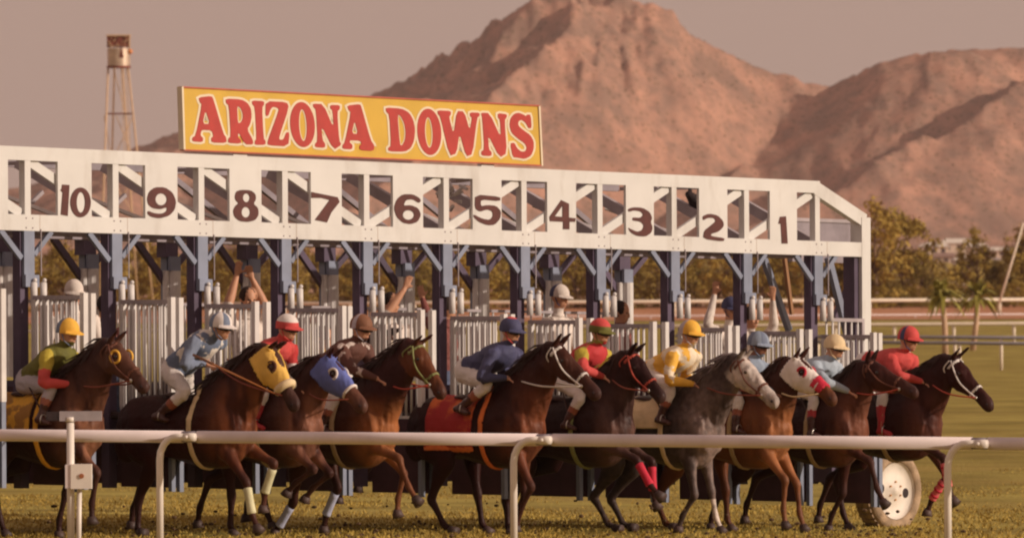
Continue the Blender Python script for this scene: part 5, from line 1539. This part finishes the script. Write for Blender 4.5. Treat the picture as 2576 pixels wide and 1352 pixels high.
def build_person(name_label, group, loc, rz, J, mats, parts=None, voxel=0.0125, sc=1.0, cat='person', hands=None, headdir=None, capfn=None, goggles=None, sole=True):
    """J: joints in local coordinates.  mats: torso, sleeve, skin, trousers, boots, shoulder"""
    t = thing('person', name_label, cat, loc, group, rz, world_coords=False)
    mb = MB()
    V_ = lambda k: Vector(J[k])
    hip, chest, neck, head = V_('hip'), V_('chest'), V_('neck'), V_('head')
    segs = []
    td = (chest - hip).normalized()
    lat = (V_('shR') - V_('shL')).normalized()
    back = td.cross(lat).normalized()
    loft(mb, [(*(hip - td * .10), .14, .115), (*(hip - td * .01), .175, .145), (*(hip.lerp(chest, .40)), .165, .130), (*(hip.lerp(chest, .80)), .182, .142), (*(chest + td * .04), .175, .130), (*(chest + td * .12), .11, .08)], lat=lat, n=18, sub=3)
    segs.append((hip.lerp(chest, .12), chest + td * .12, .15, 'torso'))
    segs.append((hip - td * .09, hip.lerp(chest, .05), .15, 'trousers'))
    loft(mb, [(*(chest + td * .08), .07, .07), (*neck, .055, .058), (*(neck.lerp(head, .6)), .052, .056)], lat=lat, n=12, sub=2)
    segs.append((neck, head, .08, 'skin'))
    hf, hu = headdir if headdir else (Vector((1, 0, -.15)), Vector((.1, 0, 1)))
    f, l, u = head_geo(mb, head, hf, hu, sc)
    segs.append((head - u * .05, head + u * .04, .10, 'skin'))
    hands = hands or {}
    for s in ('R', 'L'):
        sh, el, wr = V_('sh' + s), V_('el' + s), V_('wr' + s)
        loft(mb, [(*(sh.lerp(chest, .35)), .06, .065), (*sh, .074, .078), (*(sh.lerp(el, .4)), .064, .066), (*el, .053, .055), (*(el.lerp(wr, .35)), .050, .052), (*(el.lerp(wr, .85)), .033, .035), (*wr, .026, .028)], lat=lat if abs((el - sh).normalized().dot(lat)) < .8 else Vector((0, 0, 1)), n=12, sub=3)
        segs.append((sh, sh.lerp(el, .45), .058, 'shoulder'))
        segs.append((sh.lerp(el, .45), el, .052, 'sleeve'))
        segs.append((el, el.lerp(wr, .95), .040, 'sleeve2'))
        hd_ = hands.get(s, {})
        pdv = hd_.get('dir', (wr - el).normalized()); upv = hd_.get('up', Vector((0, 0, 1))); sdv = hd_.get('side', Vector(pdv).cross(Vector(upv)))
        hand_geo(mb, wr, pdv, upv, sdv, hd_.get('spread', 0), hd_.get('curl', 1.0))
        segs.append((wr, wr + Vector(pdv).normalized() * .16, .045, 'skin'))
        hp, kn, an, toe = V_('hp' + s), V_('kn' + s), V_('an' + s), V_('toe' + s)
        loft(mb, [(*(hp + (hp - kn).normalized() * .03), .095, .10), (*hp, .098, .11), (*(hp.lerp(kn, .5)), .078, .085), (*kn, .056, .060), (*(kn.lerp(an, .3)), .056, .060), (*(kn.lerp(an, .8)), .038, .042), (*an, .038, .044)], lat=lat, n=14, sub=3)
        loft(mb, [(*(an + (an - kn).normalized() * .01 - (toe - an).normalized() * .04), .035, .034), (*(an.lerp(toe, .4)), .040, .036), (*(an.lerp(toe, .9)), .042, .024), (*toe, .032, .018)], lat=lat, n=10, sub=2)
        segs.append((hp, kn, .075, 'trousers')); segs.append((kn, kn.lerp(an, .30), .056, 'trousers'))
        segs.append((kn.lerp(an, .30), kn.lerp(an, .48), .05, 'boottop')); segs.append((kn.lerp(an, .48), an, .042, 'boots')); segs.append((an, toe, .036, 'boots'))
    me = remesh(mb, voxel, 2, 'body')
    V = mesh_np(me); NR = normals_np(me)
    sk = np.minimum(segdist(V, head, head + u * .01)[0] - .14, np.minimum(segdist(V, J['wrR'], J['wrR'])[0], segdist(V, J['wrL'], J['wrL'])[0]) - .20)
    wq = np.clip(sk * 12, 0, 1)
    V = V + NR * ((fbm(V[:, 0] * 9 + V[:, 1] * 4, V[:, 2] * 13 - V[:, 1] * 9, 3, 5, .55, True) - .2) * .011 * wq)[:, None]; me.vertices.foreach_set('co', V.ravel()); me.update()
    FC = face_centers(me)
    D = np.stack([segdist(FC, a, b)[0] - r for a, b, r, _ in segs], 1)
    best = D.argmin(1)
    slots = ['torso', 'sleeve', 'sleeve2', 'skin', 'trousers', 'boots', 'boottop', 'shoulder']
    me.materials.clear()
    mm = dict(mats); mm.setdefault('sleeve2', mm['sleeve']); mm.setdefault('boottop', mm['boots']); mm.setdefault('shoulder', mm['sleeve'])
    for k in slots: me.materials.append(mm[k])
    me.polygons.foreach_set('material_index', [slots.index(segs[i][3]) for i in best])
    link('body', me, t)
    face_parts(t, head, f, l, u, sc, goggles)
    if capfn: capfn(t, head + u * .012, f, l, u)
    # collar
    mb = MB(); nd = (neck - chest).normalized()
    a = neck.lerp(chest, .3)
    mb.tube([a, a + nd * .035], [.072, .066], 14); mb.build('collar', mm['torso'], t, smooth=True)
    return t

M_coat = coat_mat('horse_coat', (0.70, 0.70, 0.70), (1.05, 1.0, 0.98), rough=.5)
M_dapple = coat_mat('dappled_coat', (0.62, 0.62, 0.62), (1.35, 1.32, 1.28), scale=16)
M_bit = mat('bit_steel', (0.6, 0.55, 0.5), 0.3, metal=.8)
M_rein = mat('rein_leather', (0.22, 0.05, 0.03), 0.6)
M_girth = mat('cream_girth', (0.38, 0.27, 0.15), 0.8)
M_saddle = mat('saddle_leather', (0.06, 0.025, 0.02), 0.5)
M_lip = mat('lips', (0.32, 0.12, 0.09), 0.6)
M_skin = mat('skin_tanned', (0.56, 0.28, 0.17), 0.55, var=.08)
M_skin2 = mat('skin_dark', (0.24, 0.10, 0.06), 0.55, var=.08)
M_gog = mat('dark_goggles', (0.03, 0.015, 0.015), 0.25)
def fab(name, c, **k): return mat(name, c, 0.75, var=0.10, scale=7, bump=0.35, bscale=16, **k)
# ------------------------------------------------------------------ the field: horses and jockeys
f_yel = fab('silk_yellow', (0.80, 0.44, 0.06)); f_olive = fab('silk_olive', (0.13, 0.12, 0.02)); f_red = fab('silk_red', (0.55, 0.065, 0.06)); f_lime = fab('silk_yellow_green', (0.44, 0.34, 0.04))
f_slate = mat('silk_slate_white', (0.13, 0.16, 0.24), 0.75, col2=(0.70, 0.64, 0.58), scale=7, lo=.50, hi=.53, bump=.3, bscale=16)
f_slatep = fab('silk_slate', (0.16, 0.19, 0.27)); f_white = fab('breeches_white', (0.70, 0.63, 0.60)); f_greyw = fab('breeches_grey', (0.42, 0.37, 0.40)); f_navy = fab('silk_navy', (0.06, 0.06, 0.13))
f_brown = mat('silk_brown_white', (0.11, 0.04, 0.028), 0.75, col2=(0.6, 0.5, 0.45), scale=8, lo=.60, hi=.64, bump=.3, bscale=16)
f_brownp = fab('silk_brown', (0.20, 0.085, 0.045)); f_dia = mat('silk_yellow_diamonds', (0.80, 0.44, 0.06), 0.75, col2=(0.78, 0.66, 0.50), scale=6, lo=.49, hi=.51, bump=.3, bscale=16)
f_blueg = fab('silk_blue_grey', (0.26, 0.31, 0.40)); f_lblue = fab('silk_light_blue', (0.38, 0.44, 0.52)); f_boot = mat('boot_leather', (0.07, 0.025, 0.02), 0.35); f_btop = mat('boot_top_brown', (0.30, 0.09, 0.05), 0.5)
f_redboot = mat('boot_red', (0.42, 0.03, 0.035), 0.5); f_orange = fab('cloth_orange', (0.72, 0.17, 0.035)); f_crimson = fab('cloth_crimson', (0.45, 0.03, 0.03)); f_cream = fab('cloth_cream', (0.72, 0.55, 0.33)); f_cloth_y = fab('cloth_yellow', (0.74, 0.36, 0.03))
f_clothbr = mat('cloth_number_print', (0.36, 0.17, 0.035), .8, col2=(0.74, 0.38, 0.04), scale=5, lo=.5, hi=.54)
f_greenred = mat('silk_green_red', (0.50, 0.035, 0.04), .75, col2=(0.27, 0.24, 0.05), scale=5, lo=.55, hi=.59, bump=.3, bscale=16)
h_yel = fab('hood_yellow', (0.76, 0.46, 0.10)); h_blue = fab('hood_blue', (0.12, 0.15, 0.42)); h_white = fab('hood_white', (0.74, 0.66, 0.62)); h_pink = fab('pink_wrap', (0.78, 0.16, 0.17))
w_blue = fab('wrap_pale_blue', (0.42, 0.44, 0.60)); w_cream = fab('wrap_cream', (0.62, 0.58, 0.36)); w_red = fab('wrap_red', (0.55, 0.02, 0.05)); b_green = mat('bridle_green', (0.22, 0.23, 0.08), .6); b_white = mat('bridle_white', (0.72, 0.66, 0.62), .6)
b_brown = mat('bridle_brown', (0.14, 0.045, 0.025), .6); b_red = mat('bridle_red', (0.42, 0.06, 0.035), .6)
BAY = (0.12, 0.021, 0.015); DK = (0.095, 0.016, 0.014); BLK = (0.070, 0.015, 0.016); CHE = (0.32, 0.10, 0.035); BRN = (0.15, 0.036, 0.015)

RIDERS = []
def jockey(h, sp, label, mats, capm, capm2, style, cap, sh, hip, hand, kn, ank, el, skin=M_skin, goggles=M_gog, bob=None, face=-0.12):
    """positions are where each joint shows in the photograph; solved on the rider's own planes"""
    X = lambda p, y: (lambda q: (q[0], y, q[1]))(hl(h, p[0], p[1], y))
    cx, cz = hl(h, *cap)
    head = Vector((cx - .005, 0, cz - .045))
    shR = Vector(X(sh, -.19)); hipc = Vector(X(hip, -.05)); hipc.y = 0
    shc = Vector((shR.x, 0, shR.z))
    d = shc - head
    shc = head + d.normalized() * min(max(d.length, .22), .34)
    chest = shc - Vector((.03, 0, .03))
    hipc = lim(chest, hipc, .40, .52)
    J = {'head': head, 'neck': shc.lerp(head, .42), 'chest': chest, 'hip': hipc}
    for s, sg in (('R', -1), ('L', 1)):
        shp = Vector((shc.x + (.02 if sg > 0 else 0), sg * .185, shc.z - .02))
        wr = Vector(X(hand, sg * .09)) + Vector((.05 if sg > 0 else 0, 0, .03 if sg > 0 else 0)) - Vector((.06, 0, .0))
        wr = lim(shp, wr, .25, .53)
        J['sh' + s] = shp
        ev = Vector(X(el, sg * .27))
        # two-bone elbow bent down and back
        m = shp.lerp(wr, .5); hh = math.sqrt(max(.0004, .28 ** 2 - ((wr - shp).length / 2) ** 2))
        perp = (ev - m); ax = (wr - shp).normalized(); perp = (perp - ax * perp.dot(ax))
        perp = perp.normalized() if perp.length > .01 else Vector((0, sg, -1)).normalized()
        J['el' + s] = m + perp * hh
        J['wr' + s] = wr
        hp = hipc + Vector((0, sg * .10, -.03))
        kneep = Vector(X(kn, sg * .24)) + Vector((.02 if sg > 0 else 0, 0, 0))
        kneep = lim(hp, kneep, .34, .44)
        an = Vector(X(ank, sg * .285)); an = lim(kneep, an, .34, .42)
        J['hp' + s] = hp; J['kn' + s] = kneep; J['an' + s] = an; J['toe' + s] = an + Vector((.15, sg * .02, -.035))
        if sg < 0: hR = wr
    fw = Vector((1, 0, face))
    HN = {s: {'dir': Vector((.9, 0, -.35)), 'up': Vector((.2, 0, 1)), 'side': Vector((0, -1 if s == 'L' else 1, .2)), 'curl': 1.25} for s in 'RL'}
    t = build_person(label, 'jockeys crouching over their horses', h['loc'], h['rz'], J, mats, hands=HN, headdir=(fw, Vector((-face, 0, 1))), goggles=goggles,
                     capfn=lambda t, c, f, l, u: jockey_cap(t, c, f, l, u, capm, capm2, style, bob=bob))
    # stirrup leather and iron
    for s in 'RL':
        a = J['an' + s] + Vector((.05, 0, -.03))
        mb = MB(); pts = [a + Vector((.0, .045 * math.cos(R(q)), .055 * math.sin(R(q)) + .03)) for q in range(-30, 211, 24)]
        mb.tube(pts + [pts[0]], .006, 6); st = mb.build('stirrup', M_bit, h['t'] if h.get('t') else t, smooth=True)
        mb = MB(); mb.tube([a + Vector((0, 0, .085)), Vector((.05, J['an' + s].y * .62, 1.5))], .009, 5); mb.build('stirrup_leather', M_saddle, h['t'] if h.get('t') else t, smooth=True)
    return t, J
def entry(key, cap, s, poll, nose, coat, hlabel, rlabel, rm, rcap, sh, hip, hand, kn, ank, el, hkw=None, rkw=None):
    hkw = hkw or {}; rkw = rkw or {}
    sp = dict(cap=cap, s=s, poll=poll, nose=nose, coat=coat, label=hlabel, **hkw)
    pre = {}
    place(pre, cap[0], s, sp.get('x0', .42), sp.get('dh', 0))
    a = hl(pre, hand[0], hand[1], -.09); sp['hands3'] = [Vector((a[0] + .02, -.09, a[1] - .01)), Vector((a[0] + .06, .09, a[1] + .02))]
    h = build_horse(sp)
    if rlabel: jockey(h, sp, rlabel, rm, *rcap, cap, sh, hip, hand, kn, ank, el, **rkw)
    return h

def M_(torso, sleeve, trousers=f_white, boots=f_boot, boottop=f_btop, shoulder=None, sleeve2=None, skin=M_skin):
    d = dict(torso=torso, sleeve=sleeve, skin=skin, trousers=trousers, boots=boots, boottop=boottop)
    if shoulder: d['shoulder'] = shoulder
    if sleeve2: d['sleeve2'] = sleeve2
    return d

# j: rightmost
entry('K', (2287, 845), 234, (2402, 903), (2498, 1012), DK, 'nearly black bay horse leading at the far right, white bridle, pink striped front leg wraps',
      'jockey in red silks and red cap on the rightmost horse', M_(f_red, f_red, boottop=f_redboot, boots=f_redboot), (f_red, f_navy, 'stripe'), (2246, 884), (2190, 915), (2335, 960), (2238, 1010), (2215, 1085), (2275, 950),
      dict(bridle=b_white, fore=[((2440, 1200), (2405, 1285)), ((2385, 1205), (2330, 1290))], wraps={('f', 0): h_pink, ('f', 1): h_pink}, wrapstripe=w_red, reinm=b_red, chest=(.15, .055, .04), pitch=.09, lift=.06, ear=.0))
entry('J', (2101, 866), 235.5, (2187, 912), (2306, 975), DK, 'dark bay horse with brown bridle, second from the right, head across the red jockey',
      'jockey in light blue silks and cream cap, second from the right', M_(f_lblue, f_lblue, boottop=f_redboot), (f_cream, f_cream, 'plain'), (2060, 900), (2010, 945), (2150, 985), (2068, 1015), (2040, 1090), (2085, 965),
      dict(bridle=b_brown, fore=[((2262, 1205), (2235, 1300)), ((2120, 1240), (2085, 1325))], hind=[((1800, 1250), (1790, 1325)), None], chest=(.26, .10, .06), pitch=.05, reinm=b_red))
entry('I', (1909, 859), 238, (2005, 905), (2103, 995), CHE, 'chestnut horse in a white hood with red eye rings, third from the right',
      'dark-goggled jockey in blue-grey cap, half hidden behind the grey horse', M_(f_blueg, f_blueg, skin=M_skin2), (f_blueg, f_slatep, 'quarters'), (1870, 900), (1815, 945), (1960, 985), (1880, 1020), (1850, 1080), (1890, 965),
      dict(hood=h_white, eyering=w_red, mask2=w_red, noseroll=h_white, nrr=.014, fore=[((2006, 1250), (1975, 1330)), ((2020, 1245), (2022, 1330))], hind=[((1640, 1275), (1690, 1335)), ((1835, 1245), (1838, 1333))], bd=.45, neckc=(.06, .018, .012), points=(.07, .028, .02), legdark=.5, chest=(.42, .17, .07), reinm=f_cream, pitch=.0, mane=(.06, .024, .018)))
entry('H', (1737, 831), 241, (1866, 902), (1958, 1003), (0.085, 0.058, 0.055), 'grey horse with pale face and dark dappled neck, fourth from the right',
      'jockey in yellow cap and yellow and white patched silks beside the grey horse head', M_(f_dia, f_dia, sleeve2=f_yel), (f_yel, f_greyw, 'half'), (1695, 878), (1645, 930), (1760, 966), (1697, 985), (1660, 1050), (1690, 947),
      dict(dapple=1, headc=(.52, .45, .42), muzzle=(.28, .22, .20), chest=(.30, .22, .20), points=(.075, .05, .045), legdark=.5, fore=[((1750, 1262), (1708, 1325)), ((1790, 1235), (1812, 1328))], hind=[((1492, 1249), (1548, 1337)), ((1539, 1254), (1585, 1337))], socks={('f', 1): 1}, bridle=b_brown, girth=f_cream, cloth=f_cream, clothbox=(-.3, .22, 1.22), mane=(.16, .12, .12), bd=.6, pitch=.0, reinm=M_rein))
entry('G', (1511, 827), 243, (1590, 890), (1672, 992), BLK, 'black horse with red browband and red front leg wraps, fifth from the right',
      'jockey in red cap with olive band and red-green silks behind the white bridle', M_(f_greenred, f_red, shoulder=f_lime), (f_red, f_olive, 'band'), (1465, 878), (1425, 935), (1532, 948), (1464, 1000), (1425, 1062), (1490, 940),
      dict(bridle=b_red, fore=[((1650, 1180), (1668, 1262)), ((1690, 1190), (1650, 1265))], wraps={('f', 0): w_red, ('f', 1): w_red}, hind=[((1270, 1255), (1285, 1340)), None], chest=(.15, .08, .065), pitch=.05, girth=b_green))
entry('F', (1286, 824), 247, (1402, 870), (1512, 985), DK, 'dark brown horse with white bridle and orange saddle cloth in the middle of the field',
      'jockey in navy jacket and navy cap with red top, white breeches', M_(f_navy, f_navy, boottop=f_btop), (f_navy, f_red, 'top'), (1241, 876), (1175, 930), (1290, 950), (1236, 972), (1150, 1032), (1225, 945),
      dict(bridle=b_white, fore=[((1355, 1265), (1298, 1325)), ((1320, 1255), (1285, 1335))], hind=[((1083, 1255), (1135, 1340)), ((1205, 1245), (1222, 1335))], headc=(.07, .024, .016), chest=(.26, .085, .04), cloth=mat('cloth_crimson_orange', (0.36, 0.02, 0.02), .8, col2=(0.62, 0.13, 0.03), scale=4, lo=.50, hi=.62, bump=.3, bscale=14), clothbox=(-.50, .10, 1.02), clothtrim=f_orange, reinm=b_white, girth=f_orange, pitch=.04))
hE = entry('E', (910, 817), 251, (1050, 866), (1120, 982), BRN, 'bright bay horse with olive-green bridle and lit chestnut chest, seen clear of the others',
      'jockey in brown cap and brown and white silks leaning behind the blue hood', M_(f_brown, f_brown), (f_brownp, f_greyw, 'stripe'), (861, 864), (800, 930), (985, 968), (847, 1010), (815, 1070), (880, 940),
      dict(bridle=b_green, x0=.40, fore=[((1067, 1185), (1055, 1275)), ((1015, 1190), (1000, 1285))], hind=[((735, 1262), (702, 1335)), ((858, 1235), (815, 1325))], wraps={('h', 0): w_blue, ('h', 1): w_blue}, headc=(.13, .042, .018), chest=(.45, .17, .065), legdark=.6, reinm=b_red, neckc=(.045, .012, .01), pitch=.05))
entry('D', (835, 850), 241, (972, 842), (1012, 948), DK, 'dark horse with a white star, head just showing behind the bright bay horse', None, None, None, (800, 890), (745, 940), (900, 980), (800, 1000), (780, 1060), (820, 960),
      dict(star=1, bridle=b_brown, fore_def=[((0.72, .72), (.62, .34)), ((.8, .8), (.66, .45))]))
entry('C', (724, 817), 253, (830, 903), (922, 1015), BAY, 'bay horse in a blue hood with white eye ring and white noseband',
      'jockey in white cap with red band and white-sleeved red silks behind the yellow hood', M_(f_red, f_white, shoulder=f_crimson, boottop=f_redboot, boots=f_redboot), (f_white, f_red, 'band'), (670, 866), (620, 925), (770, 985), (676, 998), (640, 1060), (700, 945),
      dict(hood=h_blue, eyering=h_white, noseroll=h_white, nrr=.016, fore=[((785, 1175), (725, 1235)), ((830, 1190), (770, 1250))], hind=[((580, 1245), (585, 1352)), None], chest=(.38, .17, .11), pitch=.06))
entry('B', (557, 813), 256, (683, 880), (752, 1015), BAY, 'bay horse in a yellow hood with a thick cream nose roll, second from the left',
      'jockey in pale striped cap and slate blue silks with white patches, second from the left', M_(f_slate, f_slatep, shoulder=f_slatep), (f_white, f_slatep, 'quarters'), (492, 852), (436, 928), (528, 908), (466, 985), (385, 1056), (478, 900),
      dict(hood=h_yel, eyering=mat('eye_cup_dark', (.10, .035, .02), .7), noseroll=f_cream, nrr=.042, fore=[((628, 1225), (650, 1340)), ((690, 1165), (662, 1275))], wraps={('f', 0): w_cream, ('f', 1): w_cream}, hind=[((346, 1258), (352, 1352)), None], chest=(.38, .13, .055), pitch=.05, girth=f_cream, headc=(.07, .03, .022)))
entry('A', (172, 828), 259, (285, 862), (372, 965), DK, 'dark bay horse with orange eye rings and yellow saddle cloth, leftmost',
      'jockey in yellow cap, olive body and red sleeves with yellow shoulders, leftmost', M_(f_olive, f_red, trousers=f_greyw, shoulder=f_lime), (f_yel, f_slatep, 'half'), (122, 880), (72, 955), (194, 966), (162, 978), (105, 1040), (108, 943),
      dict(bridle=b_brown, eyering=f_yel, fore=[((318, 1272), (228, 1332)), ((165, 1240), (148, 1345))], chest=(.34, .15, .085), cloth=f_clothbr, clothbox=(-.5, .15, 1.13), clothtrim=f_cloth_y, headc=(.10, .042, .028), girth=f_cloth_y, pitch=.05), dict(goggles=None))

# the slate jockey's long whip
a = unp(487, 892, F / 262); b = unp(690, 988, F / 268)
wh = thing('riding_whip', 'long thin orange whip held by the slate blue jockey, pointing at the yellow hood', 'whip', tuple(a))
mb = MB(); mb.tube([a, a.lerp(b, .25)], .014, 8); mb.build('handle', f_brownp, wh, smooth=True)
mb = MB(); mb.tube([a.lerp(b, .25), a.lerp(b, .6), b], [.012, .009, .004], 8); mb.build('shaft', mat('whip_orange', (.55, .20, .05), .6), wh, smooth=True)

# ------------------------------------------------------------------ gate crew standing in the stalls
f_shirt = fab('shirt_white', (0.72, 0.62, 0.56)); f_jeans = fab('jeans', (0.10, 0.12, 0.20)); f_dkshirt = fab('shirt_maroon', (0.22, 0.07, 0.06)); f_ytee = fab('shirt_yellow', (0.70, 0.40, 0.05))
def trucker(m1, m2):
    def fn(t, c, f, l, u): jockey_cap(t, c, f, l, u, m1, m2, 'half', sc=.92)
    return fn
def crew(label, headpx, depthv, handsR=None, handsL=None, shirt=f_shirt, sleeve2=M_skin, skin=M_skin, cap=None, facing=0.0, spread=.6):
    hx, hy = headpx
    u, w = ghit(hx, hy, depthv)
    P = G(u, depthv, w)                       # head centre in the world
    fw = (Nd * math.cos(facing) + Gd * math.sin(facing)); rz = math.atan2(fw.y, fw.x)
    loc = Vector((P.x, P.y, P.z - 1.62))
    M = Matrix.Translation(loc) @ Matrix.Rotation(rz, 4, 'Z'); Mi = M.inverted()
    Yd = P.y
    def tl(px, py, dy=0):
        q = Mi @ unp(px, py, Yd + dy); return q
    J = {'head': Vector((0, 0, 1.62)), 'neck': Vector((-.02, 0, 1.47)), 'chest': Vector((-.03, 0, 1.28)), 'hip': Vector((-.03, 0, .93))}
    HN = {}
    for s, sg, hp_ in (('R', -1, handsR), ('L', 1, handsL)):
        sh = Vector((-.02, sg * .19, 1.36)); J['sh' + s] = sh
        if hp_:
            wr = tl(*hp_)
            wr = lim(sh, wr, .30, .53)
            m = sh.lerp(wr, .5); hh = math.sqrt(max(.0004, .28 ** 2 - ((wr - sh).length / 2) ** 2))
            J['el' + s] = m + Vector((.1, sg * .7, -.7)).normalized() * hh
            dr = (wr - J['el' + s]).normalized()
            dr = (dr + Vector((0, 0, .5))).normalized()
            camdir = (Mi.to_3x3() @ Vector((0, -1, 0))).normalized()
            sd = dr.cross(camdir).normalized() * (1 if sg < 0 else -1)
            HN[s] = {'dir': dr, 'up': -camdir, 'side': sd, 'spread': spread, 'curl': .12}
        else:
            wr = Vector((.18, sg * .22, .98)); J['el' + s] = Vector((-.02, sg * .27, 1.10))
        J['wr' + s] = wr
        J['hp' + s] = Vector((-.03, sg * .09, .88)); J['kn' + s] = Vector((.02, sg * .10, .47)); J['an' + s] = Vector((0, sg * .10, .08)); J['toe' + s] = Vector((.15, sg * .12, .03))
    t = build_person(label, 'gate crew standing on the stall ledges', loc, rz, J, dict(torso=shirt, sleeve=shirt if sleeve2 is not None else shirt, sleeve2=sleeve2 or shirt, skin=skin, trousers=f_jeans, boots=f_boot, shoulder=shirt), hands=HN, voxel=.0125, capfn=cap)
    if cap is None:
        mb = MB(); mb.ball((-.02, 0, 1.655), .106, 1.02, .86, .95, 14); mb.build('hair', mat('dark_hair', (.03, .015, .012), .8), t, smooth=True)
    return t
c_navyw = trucker(f_shirt, f_navy); c_wn = trucker(f_shirt, f_navy); c_navy = trucker(f_navy, f_navy)
crew('gate hand in navy cap with white patch behind the door of stall ten', (186, 738), -.75, shirt=f_shirt, cap=c_navyw, facing=-.6)
crew('bareheaded gate hand in dark shirt beside the post of stall ten', (264, 772), -1.1, shirt=f_dkshirt, facing=2.6)
crew('gate hand in stall eight raising both open hands above the door', (625, 752), -.9, (596, 690), (634, 700), shirt=f_shirt, facing=-.4)
crew('gate hand in yellow shirt behind the bars of stall seven', (815, 850), -1.2, shirt=f_ytee, facing=.3)
crew('gate hand in stall six with one bare arm raised high', (985, 765), -.8, (1036, 700), None, shirt=f_shirt, facing=-.2, spread=.2)
crew('dark-shirted gate hand leaning an arm over the door right of stall six', (1125, 775), -1.2, (1062, 748), None, shirt=f_dkshirt, sleeve2=f_dkshirt, facing=.5, spread=.1)
crew('gate hand in white-fronted trucker cap and white shirt in stall four', (1408, 748), -.7, shirt=f_shirt, cap=c_wn, facing=.1)
crew('gate hand crouching low beside the post of stall four', (1562, 785), -1.4, shirt=f_dkshirt, facing=.4)
crew('white-sleeved gate hand in black cap with a spread palm raised in stall two', (1838, 778), -.8, (1798, 738), None, shirt=f_shirt, sleeve2=None, cap=c_navy, facing=-.2, spread=1.0)
crew('white-sleeved gate hand reaching a palm up in stall one', (1890, 800), -.9, None, (1944, 750), shirt=f_shirt, sleeve2=None, facing=-.1)
